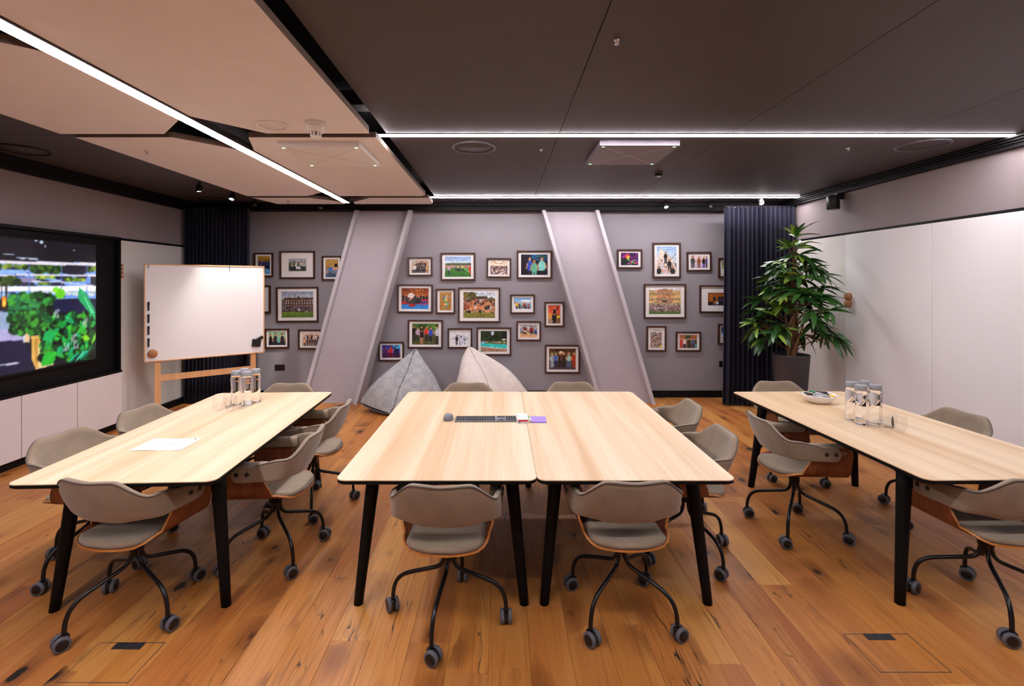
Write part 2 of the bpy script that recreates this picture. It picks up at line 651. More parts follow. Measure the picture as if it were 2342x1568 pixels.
# baseboards
tag(struct('baseboard_back', MB().bbox(XL, YB - .022, 0, XR, YB, 0.10, .003), M_black), 'black skirting board along the back wall')
tag(struct('baseboard_left', MB().bbox(XL, YF, 0, XL + .05, 6.95, 0.085, .003), M_black), 'black skirting board along the left wall')
tag(struct('baseboard_right', MB().bbox(XR - .03, YF, 0, XR, YB - .03, 0.09, .003), M_black), 'black skirting board along the right wall')

# black coving and picture-rail trims
cv = MB()
cv.box(XL, YB - .16, ZT, XR, YB, ZC).box(XL, YB - .20, ZT + .055, XR, YB - .16, ZC)
tag(struct('trim_1', cv, M_coving), 'black coving above the photo wall')
cv = MB()
cv.box(XL, YF, ZT - .02, XL + .055, YB - .2, ZC - .05).box(XL, YF, ZC - .05, XL + .085, YB - .2, ZC)
tag(struct('trim_2', cv, M_coving), 'black coving along the left wall')
cv = MB()
cv.box(XR - .05, YF, ZT + .02, XR, YB - .2, ZC - .06)
for q in range(3):
    cv.box(XR - .068 - .018 * q, YF, ZC - .06 + .018 * q, XR, YB - .2, ZC - .048 + .018 * q)
tag(struct('trim_3', cv, M_coving), 'stepped black coving along the right wall')
tag(struct('trim_4', MB().box(XL, 5.645, 2.195, XL + .012, 6.9, 2.222), M_black), 'thin black trim line above the left white panel')
tag(struct('trim_5', MB().box(XR - .012, YF, 2.258, XR, 6.95, 2.284), M_black), 'thin black trim line above the right white panels')

# white wall panels
for (y0, y1) in ((5.655, 6.9),):
    MB().bbox(XL, y0, .087, XL + .018, y1, 2.194, .002).build('panel', M_panel_off, wall_l)
for (y0, y1, mt, th) in ((5.728, 6.95, M_panel_off, .012), (4.578, 5.724, M_panel_white, .022), (3.40, 4.574, M_panel_white, .022),
                         (2.2, 3.396, M_panel_white, .022), (1.0, 2.196, M_panel_white, .022), (YF, .996, M_panel_white, .022)):
    MB().bbox(XR - th, y0, .092, XR, y1, 2.257, .002).build('panel', mt, wall_r)

# ceiling: black void slab + charcoal boards
ceil = struct('ceiling', MB().box(XL - .1, YF, ZV, XR + .1, YB + .1, ZV + .08), M_void)
tag(ceil, 'charcoal boarded ceiling with a black void over the pale rafts')


def board(x0, y0, x1, y1, z0=ZC, z1=ZC + .03):
    g = .002
    MB().bbox(x0 + g, y0 + g, z0, x1 - g, y1 - g, z1, .0015).build('panel', M_dark, ceil)


xs = [-0.885, 0.453, 1.786, 3.11, XR]
for a, bq in zip(xs[:-1], xs[1:]):
    for y0, y1 in ((YF, 1.07), (1.07, 3.79), (3.79, 6.51), (6.51, YB)):
        board(a, y0, bq, y1)
for y0, y1 in ((YF, 1.0), (1.0, 3.79), (3.79, 6.02), (6.02, YB)):
    board(XL, y0, -3.20, y1)
board(-3.20, 6.62, -0.885, YB)
# vertical black cheeks of the void
for x in (-0.885, -3.20):
    s = 1 if x > -2 else -1
    MB().box(x, YF, ZC + .03, x + s * .02, YB, ZV).build('void_cheek', M_void, ceil)
# ducts and hangers glimpsed in the gap
for y in (2.6, 3.35, 4.4, 5.5):
    MB().tube([(-1.02, y, ZV), (-1.02, y, 2.80)], .006, 8).build('hanger_rod', M_alu, ceil)
MB().bbox(-1.15, 3.28, 2.90, -.90, 3.42, 3.0, .004).build('bracket', M_alu, ceil)

# pale ceiling rafts
RZ0, RZ1 = 2.75, 2.79
LXa, LXb = -2.07, -1.967


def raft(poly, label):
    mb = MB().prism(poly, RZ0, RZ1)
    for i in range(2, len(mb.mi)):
        mb.mi[i] = 1  # side faces take the colour with painted shade
    o = mb.build('ceiling_raft', [M_raft, M_raftedge_shade])
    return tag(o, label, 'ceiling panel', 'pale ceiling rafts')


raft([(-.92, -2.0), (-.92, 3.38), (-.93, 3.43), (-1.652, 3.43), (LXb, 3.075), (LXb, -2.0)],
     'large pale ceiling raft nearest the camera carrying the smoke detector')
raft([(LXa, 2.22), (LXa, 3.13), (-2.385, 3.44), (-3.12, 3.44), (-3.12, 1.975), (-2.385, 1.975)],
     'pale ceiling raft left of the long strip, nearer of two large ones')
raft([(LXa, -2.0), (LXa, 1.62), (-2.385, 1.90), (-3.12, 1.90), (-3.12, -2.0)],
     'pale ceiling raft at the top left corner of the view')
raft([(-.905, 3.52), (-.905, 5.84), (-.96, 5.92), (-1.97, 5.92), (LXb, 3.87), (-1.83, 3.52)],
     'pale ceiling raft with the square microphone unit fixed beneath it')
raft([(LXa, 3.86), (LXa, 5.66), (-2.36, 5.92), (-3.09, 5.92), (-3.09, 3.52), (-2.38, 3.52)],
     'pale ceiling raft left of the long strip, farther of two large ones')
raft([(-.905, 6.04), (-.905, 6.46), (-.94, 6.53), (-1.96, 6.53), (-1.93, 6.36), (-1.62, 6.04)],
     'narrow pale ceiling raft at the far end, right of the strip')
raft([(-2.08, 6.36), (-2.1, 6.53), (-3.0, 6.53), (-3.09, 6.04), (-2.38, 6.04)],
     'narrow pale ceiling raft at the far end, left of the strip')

# strip lights
def strip(x0, y0, x1, y1, zb, zt, label):
    t = thing('strip_light', label, 'light', ((x0 + x1) / 2, (y0 + y1) / 2, zb), group='linear strip lights')
    cx, cy = (x0 + x1) / 2, (y0 + y1) / 2
    dx, dy = (x1 - x0) / 2, (y1 - y0) / 2
    lo = .0015 if zb < 2.8 else (ZC - zb) * .45
    MB().bbox(-dx, -dy, lo, dx, dy, zt - zb, .001).build('housing', M_alu if zb < 2.8 else M_coving, t)
    e = .006
    MB().bbox(-dx + e, -dy + e * (lo < .01), 0, dx - e, dy - e * (lo < .01), .024 if zb < 2.8 else lo + .0005, .001).build('diffuser', M_led, t)
    return t


strip(-.97, 3.755, 4.0, 3.825, 2.842, ZC, 'long glowing strip light crossing the dark ceiling nearest the camera')
strip(-.985, 6.475, 4.0, 6.545, 2.834, ZC, 'thin glowing strip light crossing the dark ceiling near the photo wall')
strip(-2.064, -2.0, -1.973, 6.36, 2.738, ZV, 'long glowing strip light running between the pale rafts')
strip(-.80, 1.035, 4.0, 1.105, 2.842, ZC, 'added unseen strip light overhead, just out of view')  # unseen strip added for fill, continuing the spacing of the visible ones

# slanted columns: a recessed casing between two raised lips
M_lip = pm('column_lip', '#B4AEB4', 0.7, var=0.03, scale=5)


def slab(xb0, xb1, xt0, xt1, yb, yt, back):
    a = [(xb0, yb, 0), (xb1, yb, 0), (xb1, back, 0), (xb0, back, 0), (xt0, yt, ZT), (xt1, yt, ZT), (xt1, back, ZT), (xt0, back, ZT)]
    return MB().add(a, [(0, 3, 2, 1), (4, 5, 6, 7), (0, 1, 5, 4), (1, 2, 6, 5), (2, 3, 7, 6), (3, 0, 4, 7)])


def column(bl, br, tl, tr, label):
    yb, yt, lip, dep = 6.74, 7.00, 0.050, 0.10
    t = empty('slanted_column', ((bl + br) / 2, YB, 0))
    ox = (bl + br) / 2
    tag(t, label, 'column', 'slanted columns', 'structure')

    def put(nm, mb, m):
        mb.v = [(x - ox, y - YB, z) for x, y, z in mb.v]
        mb.build(nm, m, t)
    put('casing', slab(bl + lip, br - lip, tl + lip, tr - lip, yb + dep, yt + dep, YB), M_col)
    put('lip', slab(bl, bl + lip, tl, tl + lip, yb, yt, YB), M_lip)
    put('lip', slab(br - lip, br, tr - lip, tr, yb, yt, YB), M_lip)
    return t


column(-2.78, -2.00, -2.11, -1.286, 'slanted taupe column casing leaning right, beside the left photographs')
column(1.372, 2.156, 0.60, 1.42, 'slanted taupe column casing leaning left, beside the right photographs')

# =================================================================== TABLES
def make_table(cx, cy, W, L, ang, label):
    t = thing('conference_table', label, 'table', (cx, cy, 0), math.radians(ang), 'oak conference tables')
    hw, hl = W / 2, L / 2
    MB().prism(rrect(-hw, -hl, hw, hl, .045), .7355, .7400).build('table_top', M_oak_top, t)
    MB().prism(rrect(-hw, -hl, hw, hl, .045), .722, .7355).prism(rrect(-hw, -hl, hw, hl, .045), .714, .722, inset_bottom=.012).build('edge_board', M_legblk, t)
    for sx in (-1, 1):
        # long rail with curved knees at the ends
        y0, y1 = -hl + .27, hl - .27
        zt, zb, r = .714, .674, .075
        pts = [(y0 - .03, zt), (y1 + .03, zt), (y1 + .03, zb - r)]
        for k in range(7):
            a = math.radians(90 * k / 6)
            pts.append((y1 - r + r * math.cos(a), zb - r + r * math.sin(a)))
        for k in range(7):
            a = math.radians(90 + 90 * k / 6)
            pts.append((y0 + r + r * math.cos(a), zb - r + r * math.sin(a)))
        pts.append((y0 - .03, zb - r))
        xr = sx * (hw - .125)
        n = len(pts)
        vs = [(xr - .02, y, z) for y, z in pts] + [(xr + .02, y, z) for y, z in pts]
        fs = [(i, (i + 1) % n, n + (i + 1) % n, n + i) for i in range(n)]
        # caps as quads between top and bottom chains
        fs += [tuple(range(n))[::-1], tuple(range(n, 2 * n))]
        MB().add(vs, fs).build('side_rail', M_legblk, t)
    for sy in (-1, 1):
        MB().bbox(-hw + .125, sy * (hl - .27) - .02, .674, hw - .125, sy * (hl - .27) + .02, .714, .003).build('end_rail', M_legblk, t)
    for sx in (-1, 1):
        for sy in (-1, 1):
            tp = Vector((sx * (hw - .125), sy * (hl - .27), .714))
            bt = Vector((sx * (hw - .052), sy * (hl - .215), 0.0))
            mb = MB()
            vs, fs = [], []
            K, n = 6, 20
            for i in range(K + 1):
                q = i / K
                p = bt.lerp(tp, q)
                r = .0245 + .0125 * q
                for k in range(n):
                    a = 2 * PI * k / n
                    vs.append((p.x + r * math.cos(a), p.y + r * math.sin(a), p.z))
            for i in range(K):
                for k in range(n):
                    j = (k + 1) % n
                    fs.append((i * n + k, i * n + j, (i + 1) * n + j, (i + 1) * n + k))
            mb.add(vs, fs, 0, True)
            mb.add(vs[:n], [tuple(range(n))[::-1]])
            mb.add(vs[-n:], [tuple(range(n))])
            mb.build('leg', M_legblk, t)
    return t


make_table(-.314, 3.308, .982, 1.907, 0.0, 'oak-topped centre table under the keyboard and mouse')
make_table(.6635, 3.308, .9695, 1.907, 0.0, 'oak-topped bare centre table pushed against the one with the keyboard')
make_table(-1.912, 3.275, .972, 1.91, 2.6, 'oak-topped table on the left with a paper sheet and water bottles')
make_table(2.54, 3.315, .985, 1.90, 1.2, 'oak-topped table on the right with a bowl of pens and water bottles')

# =================================================================== CHAIRS
SEAT_Z = 0.437
FLAT, FR, FA = 0.150, 0.068, math.radians(79)
ARC = FR * FA


def bend(s):
    """arc length across the shell -> (x, z, nx, nz); symmetric"""
    sg = 1 if s >= 0 else -1
    a = abs(s)
    if a <= FLAT:
        x, z, th = a, 0.0, 0.0
    elif a <= FLAT + ARC:
        th = (a - FLAT) / FR
        x, z = FLAT + FR * math.sin(th), FR * (1 - math.cos(th))
    else:
        th = FA
        l = a - FLAT - ARC
        x = FLAT + FR * math.sin(FA) + l * math.cos(FA)
        z = FR * (1 - math.cos(FA)) + l * math.sin(FA)
    return sg * x, z, -sg * math.sin(th), math.cos(th)


S_FULL = 0.405
Y_BACK, Y_FRONT = -0.215, 0.235


def s_max(y):
    if y < -0.06:
        q = (y + 0.06) / (Y_BACK + 0.06)
        return 0.215 * max(0.0, 1 - q ** 2.4) ** 0.5
    s = 0.215 + (S_FULL - 0.215) * sstep(-0.09, 0.045, y) if y > -0.06 else 0.215
    if y > Y_FRONT - 0.05:
        q = (y - (Y_FRONT - 0.05)) / 0.05
        s -= 0.05 * (1 - math.sqrt(max(0, 1 - q * q)))
    return s


def ylist():
    ys = []
    for k in range(9):
        ys.append(Y_BACK + (1 - math.cos(PI / 2 * k / 8)) * 0.155)
    ys += [-0.06 + 0.105 * k / 9 for k in range(1, 10)]
    ys += [0.07, 0.11, 0.15, 0.185]
    ys += [Y_FRONT - 0.05 + 0.05 * math.sin(PI / 2 * k / 5) for k in range(1, 6)]
    return ys


def shell_mb():
    ys = ylist()
    NT = 36
    th = 0.011
    vs = []
    for side in (0, 1):
        for y in ys:
            sm = max(s_max(y), 0.02 if y == ys[0] else 0.0)
            for i in range(NT + 1):
                s = sm * (2 * i / NT - 1)
                x, z, nx, nz = bend(s)
                o = th if side else 0.0
                # gentle dish of the seat towards the back
                dz = 0.012 * sstep(0.05, -0.2, y) * (1 if abs(s) < 1 else 1) * 0
                vs.append((x - nx * o, y, SEAT_Z + z - nz * o + dz))
    mb = MB()
    R = NT + 1
    n1 = len(ys) * R
    top, bot, rim = [], [], []
    for j in range(len(ys) - 1):
        for i in range(NT):
            a, b_, c, d = j * R + i, j * R + i + 1, (j + 1) * R + i + 1, (j + 1) * R + i
            top.append((a, b_, c, d))
            bot.append((n1 + a, n1 + d, n1 + c, n1 + b_))
    for j in range(len(ys) - 1):
        a, d = j * R, (j + 1) * R
        rim.append((a, d, n1 + d, n1 + a))
        a, d = j * R + NT, (j + 1) * R + NT
        rim.append((d, a, n1 + a, n1 + d))
    for i in range(NT):
        rim.append((i + 1, i, n1 + i, n1 + i + 1))
        q = (len(ys) - 1) * R
        rim.append((q + i, q + i + 1, n1 + q + i + 1, n1 + q + i))
    o = len(mb.v)
    mb.v += vs
    for fl, mi, sm in ((top, 0, True), (bot, 0, True), (rim, 1, False)):
        for f in fl:
            mb.f.append(f)
            mb.mi.append(mi)
            mb.sm.append(sm)
    return mb


def pad_mb():
    ys = [Y_BACK + 0.006 + (0.222 - Y_BACK) * q for q in (0, .012, .035, .07, .12, .18, .26, .36, .5, .64, .78, .9, .965, 1.0)]
    NT = 22
    vs = []
    R = NT + 1

    def half(y):
        s = min(s_max(y) - 0.008, 0.192)
        if y > 0.17:
            s -= 0.05 * (1 - math.sqrt(max(0, 1 - ((y - 0.17) / 0.06) ** 2)))
        return max(s, 0.03)
    for side in (0, 1):
        for j, y in enumerate(ys):
            sm = half(y)
            for i in range(NT + 1):
                u = 2 * i / NT - 1
                s = sm * u
                x, z, nx, nz = bend(s)
                e = min((1 - abs(u)) * sm, y - ys[0], ys[-1] - y) / 0.022
                th = 0.0015 + (0.022 * math.sqrt(min(1, max(0, 1 - (1 - min(1, e)) ** 2))) if side == 0 else 0)
                vs.append((x + nx * th, y, SEAT_Z + z + nz * th))
    n1 = len(ys) * R
    mb = MB()
    mb.v += vs
    def put(f, sm=True):
        mb.f.append(f); mb.mi.append(0); mb.sm.append(sm)
    for j in range(len(ys) - 1):
        for i in range(NT):
            a, b_, c, d = j * R + i, j * R + i + 1, (j + 1) * R + i + 1, (j + 1) * R + i
            put((a, b_, c, d)); put((n1 + a, n1 + d, n1 + c, n1 + b_))
        a, d = j * R, (j + 1) * R
        put((a, d, n1 + d, n1 + a))
        a, d = j * R + NT, (j + 1) * R + NT
        put((d, a, n1 + a, n1 + d))
    for i in range(NT):
        put((i + 1, i, n1 + i, n1 + i + 1))
        q = (len(ys) - 1) * R
        put((q + i, q + i + 1, n1 + q + i + 1, n1 + q + i))
    return mb


def band_curve():
    """centre line of the backrest band in plan, left arm end -> back -> right arm end: (x, y, back-ness, arc length)"""
    pts = []
    K = 30
    for k in range(K + 1):
        th = PI / 2 * k / K
        x = 0.258 * math.sin(th) ** 0.86
        y = -0.055 - 0.155 * max(0.0, math.cos(th)) ** 0.80 if k < K else -0.055
        pts.append((x, y))
    for k in range(1, 13):
        q = k / 12
        pts.append((0.258 + 0.010 * q, -0.055 + 0.205 * q))
    right = pts
    left = [(-x, y) for x, y in pts[1:]][::-1]
    return left + right


def band_profile(x, y):
    ax = abs(x)
    # height of the top edge
    if y > -0.055:
        zt = 0.655 + 0.032 * (1 - sstep(-0.13, 0.06, y))
    else:
        # fall from the plateau to the arm
        zt = 0.655 + 0.032 * (1 - sstep(-0.13, 0.06, y)) + 0.092 * (1 - sstep(0.118, 0.245, ax + max(0, (y + 0.17)) * 0.3)) - 0.006 * (1 - sstep(0, .1, ax))
    zb = 0.546 + 0.018 * sstep(0.08, 0.24, ax) - 0.002 * sstep(-.05, .06, y)
    back = 1 - sstep(-0.21, -0.09, y)
    return zt, zb, back


def band_mb(want_piping=False):
    pts = band_curve()
    # resample lengths for end rounding
    L = [0]
    for a, b_ in zip(pts[:-1], pts[1:]):
        L.append(L[-1] + math.hypot(b_[0] - a[0], b_[1] - a[1]))
    tot = L[-1]
    NV = 8
    rings, pipe = [], []
    for k, (x, y) in enumerate(pts):
        a = pts[max(0, k - 1)]
        c = pts[min(len(pts) - 1, k + 1)]
        tx, ty = c[0] - a[0], c[1] - a[1]
        d = math.hypot(tx, ty)
        nx, ny = ty / d, -tx / d          # outward (away from the sitter)
        zt, zb, back = band_profile(x, y)
        e = min(L[k], tot - L[k])
        if e < 0.042:
            q = math.sqrt(max(0.0, 1 - (1 - e / 0.042) ** 2))
            mid = (zt + zb) / 2
            zt, zb = mid + (zt - mid) * max(q, .05), mid + (zb - mid) * max(q, .05)
        th = 0.0055 + 0.010 * sstep(0.12, 0.30, e)     # half thickness: thin tab, plump back
        ring = []

        def P(v, off):
            lean = (0.085 * (v - 0.45)) * (-0.03 + 1.03 * back)
            z = zb + (zt - zb) * v
            bulge = 0.010 * math.sin(PI * min(1, max(0, v))) * back
            o = off + lean + bulge
            return (x + nx * o, y + ny * o, z)
        h = max(zt - zb, 0.004)
        rv = min(th / h, .45)
        for i in range(NV + 1):
            ring.append(P(rv * .55 + (1 - rv * 1.1) * i / NV, th))
        ring.append(P(1 - rv * .12, th * .6))
        ring.append(P(1.0, 0))
        ring.append(P(1 - rv * .12, -th * .6))
        for i in range(NV, -1, -1):
            ring.append(P(rv * .55 + (1 - rv * 1.1) * i / NV, -th))
        ring.append(P(rv * .12, -th * .6))
        ring.append(P(0.0, 0))
        ring.append(P(rv * .12, th * .6))
        rings.append(ring)
        if e > 0.12:
            pipe.append(P(1 - rv * .32, th * 1.02))
    mb = MB()
    n = len(rings[0])
    vs = [p for r in rings for p in r]
    fs = []
    for i in range(len(rings) - 1):
        for k in range(n):
            q = (k + 1) % n
            fs.append((i * n + k, i * n + q, (i + 1) * n + q, (i + 1) * n + k))
    fs.append(tuple(range(n))[::-1])
    fs.append(tuple(range((len(rings) - 1) * n, len(rings) * n)))
    mb.add(vs, fs, 0, True)
    if want_piping:
        return MB().tube(pipe, .0032, 6)
    return mb


def sleeve_mb(sx):
    """padded arm sleeve over the top of a side panel"""
    mb = MB()
    ys = [-0.045, -0.042, -0.03, 0.0, 0.06, 0.12, 0.175, 0.19, 0.195]
    k_ = [0.6, .85, 1, 1, 1, 1, 1, .88, .6]
    sec = [(0.013, 0.602), (0.013, 0.650), (0.006, 0.664), (-0.012, 0.668), (-0.028, 0.664), (-0.034, 0.650), (-0.031, 0.615), (-0.026, 0.602), (-0.006, 0.598)]
    cx, cz = -0.010, 0.634
    vs = []
    n = len(sec)
    for y, kk in zip(ys, k_):
        for dx, z in sec:
            # keep the sleeve inside the band tab
            vs.append((sx * (0.241 + cx + (dx - cx) * kk), y, cz + (z - cz) * kk))
    fs = []
    for i in range(len(ys) - 1):
        for k in range(n):
            q = (k + 1) % n
            fs.append((i * n + k, i * n + q, (i + 1) * n + q, (i + 1) * n + k))
    fs.append(tuple(range(n)))
    fs.append(tuple(range((len(ys) - 1) * n, len(ys) * n)))
    mb.add(vs, fs, 0, True)
    return mb


CHAIR_ME = {}
CHAIR_ME['shell'] = shell_mb().mesh('shell', [M_wal, M_plyedge])
CHAIR_ME['pad'] = pad_mb().mesh('seat_pad', M_fab)
CHAIR_ME['band'] = band_mb().mesh('backrest', M_fab)
CHAIR_ME['piping'] = band_mb(True).mesh('piping', M_fabseam)
CHAIR_ME['sl'] = sleeve_mb(-1).mesh('arm_pad', M_fab)
CHAIR_ME['sr'] = sleeve_mb(1).mesh('arm_pad', M_fab)
CHAIR_ME['rivet'] = MB().lathe([(0, 0.006), (.006, .0055), (.0105, .003), (.0115, 0), (.0115, -.004)], 16).mesh('rivet', M_plast)
hub = MB().lathe([(.034, .335), (.034, .40), (.05, .415), (.07, .424)], 24)
CHAIR_ME['hub'] = hub.mesh('hub', M_steel)


def leg_path():
    p = [(.020, .40), (.020, .34), (.022, .31), (.030, .283), (.048, .262), (.075, .250), (.11, .240), (.16, .226), (.20, .214),
         (.232, .202), (.258, .184), (.277, .160), (.289, .128), (.2935, .10), (.295, .066)]
    # smooth by Catmull-Rom
    out = []
    for i in range(len(p) - 1):
        p0 = p[max(0, i - 1)]; p1 = p[i]; p2 = p[i + 1]; p3 = p[min(len(p) - 1, i + 2)]
        for k in range(3):
            t = k / 3
            f = lambda a, b_, c, d: 0.5 * ((2 * b_) + (-a + c) * t + (2 * a - 5 * b_ + 4 * c - d) * t * t + (-a + 3 * b_ - 3 * c + d) * t ** 3)
            out.append((f(p0[0], p1[0], p2[0], p3[0]), 0, f(p0[1], p1[1], p2[1], p3[1])))
    out.append((p[-1][0], 0, p[-1][1]))
    return out


CHAIR_ME['leg'] = MB().tube(leg_path(), .0105, 10).mesh('leg', M_steel)
cm = MB()
cm.lathe([(.009, .05), (.009, .078), (.006, .08)], 12)
cm.bbox(-.012, -.022, .030, .012, .020, .066, .006)
cm.lathe([(.0, -.0285), (.024, -.0285), (.026, -.026), (.026, .026), (.024, .0285), (.0, .0285)], 24, M=T(0, -.012, .0345) @ RY(PI / 2))
CHAIR_ME['castor'] = cm.mesh('castor', M_plast)
CHAIR_ME['wheel'] = MB().lathe([(.024, -.009), (.031, -.010), (.0345, -.007), (.0345, .007), (.031, .010), (.024, .009)], 28, M=RY(PI / 2), cap=False).mesh('wheel', M_rubber)
chair_rng = random.Random(11)


def make_chair(x, y, face, base, label):
    """face: world heading of the sitter in degrees (90 = +Y); base: heading of one leg"""
    rz = math.radians(face - 90)
    t = thing('swivel_chair', label, 'chair', (x, y, 0), rz, 'taupe swivel chairs')
    sh = inst(CHAIR_ME['shell'], 'seat_shell', t)
    sh['label'] = 'walnut plywood seat shell with side panels'
    inst(CHAIR_ME['pad'], 'seat_pad', t)
    bd = inst(CHAIR_ME['band'], 'backrest', t)
    inst(CHAIR_ME['piping'], 'piping', bd)
    for k, sx in (('sl', -1), ('sr', 1)):
        inst(CHAIR_ME[k], 'arm_pad', t)
        for yy in (0.055, 0.112):
            inst(CHAIR_ME['rivet'], 'rivet', bd, (sx * (0.2695 + 0.006 * (yy / .1) * .5), yy, 0.610), (0, sx * PI / 2, 0))
    inst(CHAIR_ME['hub'], 'hub', t)
    for k in range(4):
        a = math.radians(base + 90 * k) - rz
        inst(CHAIR_ME['leg'], 'leg', t, (0, 0, 0), (0, 0, a))
        sw = chair_rng.uniform(0, 2 * PI)
        ca = inst(CHAIR_ME['castor'], 'castor', t, (.295 * math.cos(a), .295 * math.sin(a), 0), (0, 0, sw))
        for s in (-1, 1):
            inst(CHAIR_ME['wheel'], 'wheel', ca, (s * .0185, -.012, .0345))
    return t


make_chair(-1.88, 2.507, 80, 61, 'taupe swivel chair at the near end of the left table, back to the camera')
make_chair(-.264, 2.46, 88, 81, 'taupe swivel chair at the near end of the keyboard table, back to the camera')
make_chair(.62, 2.50, 92, 48, 'taupe swivel chair at the near end of the bare centre table, back to the camera')
make_chair(2.53, 2.53, 94, 62, 'taupe swivel chair at the near end of the right table, cut by the frame edge')
make_chair(-1.395, 3.02, 183, 42, 'taupe swivel chair on the right side of the left table, nearer one with rivets showing')
make_chair(-1.43, 3.70, 183, 19, 'taupe swivel chair on the right side of the left table, farther one')
make_chair(-2.45, 2.943, -8, 80, 'taupe swivel chair on the left side of the left table, nearer one')
make_chair(-2.42, 3.55, -5, 35, 'taupe swivel chair on the left side of the left table, farther one by the cabinets')
make_chair(-1.91, 4.19, 272, 25, 'taupe swivel chair at the far end of the left table')
make_chair(-.297, 4.21, 270, 15, 'taupe swivel chair at the far end of the keyboard table before the bean bags')
make_chair(.652, 4.24, 270, 40, 'taupe swivel chair at the far end of the bare centre table')
make_chair(1.16, 3.04, 178, 22, 'taupe swivel chair on the right side of the bare centre table, nearer one')
make_chair(1.235, 3.73, 178, 61, 'taupe swivel chair on the right side of the bare centre table, farther one')
make_chair(2.02, 3.34, -3, 52, 'taupe swivel chair on the left side of the right table, rivets showing')
make_chair(2.555, 4.28, 268, 30, 'taupe swivel chair at the far end of the right table before the plant pot')
make_chair(3.06, 3.45, 182, 20, 'taupe swivel chair on the right side of the right table by the white wall')

# =================================================================== PRINTS (tiny painter on a colour grid)
def hx(c):
    c = c.lstrip('#')
    return np.array([int(c[i:i + 2], 16) / 255 for i in (0, 2, 4)])


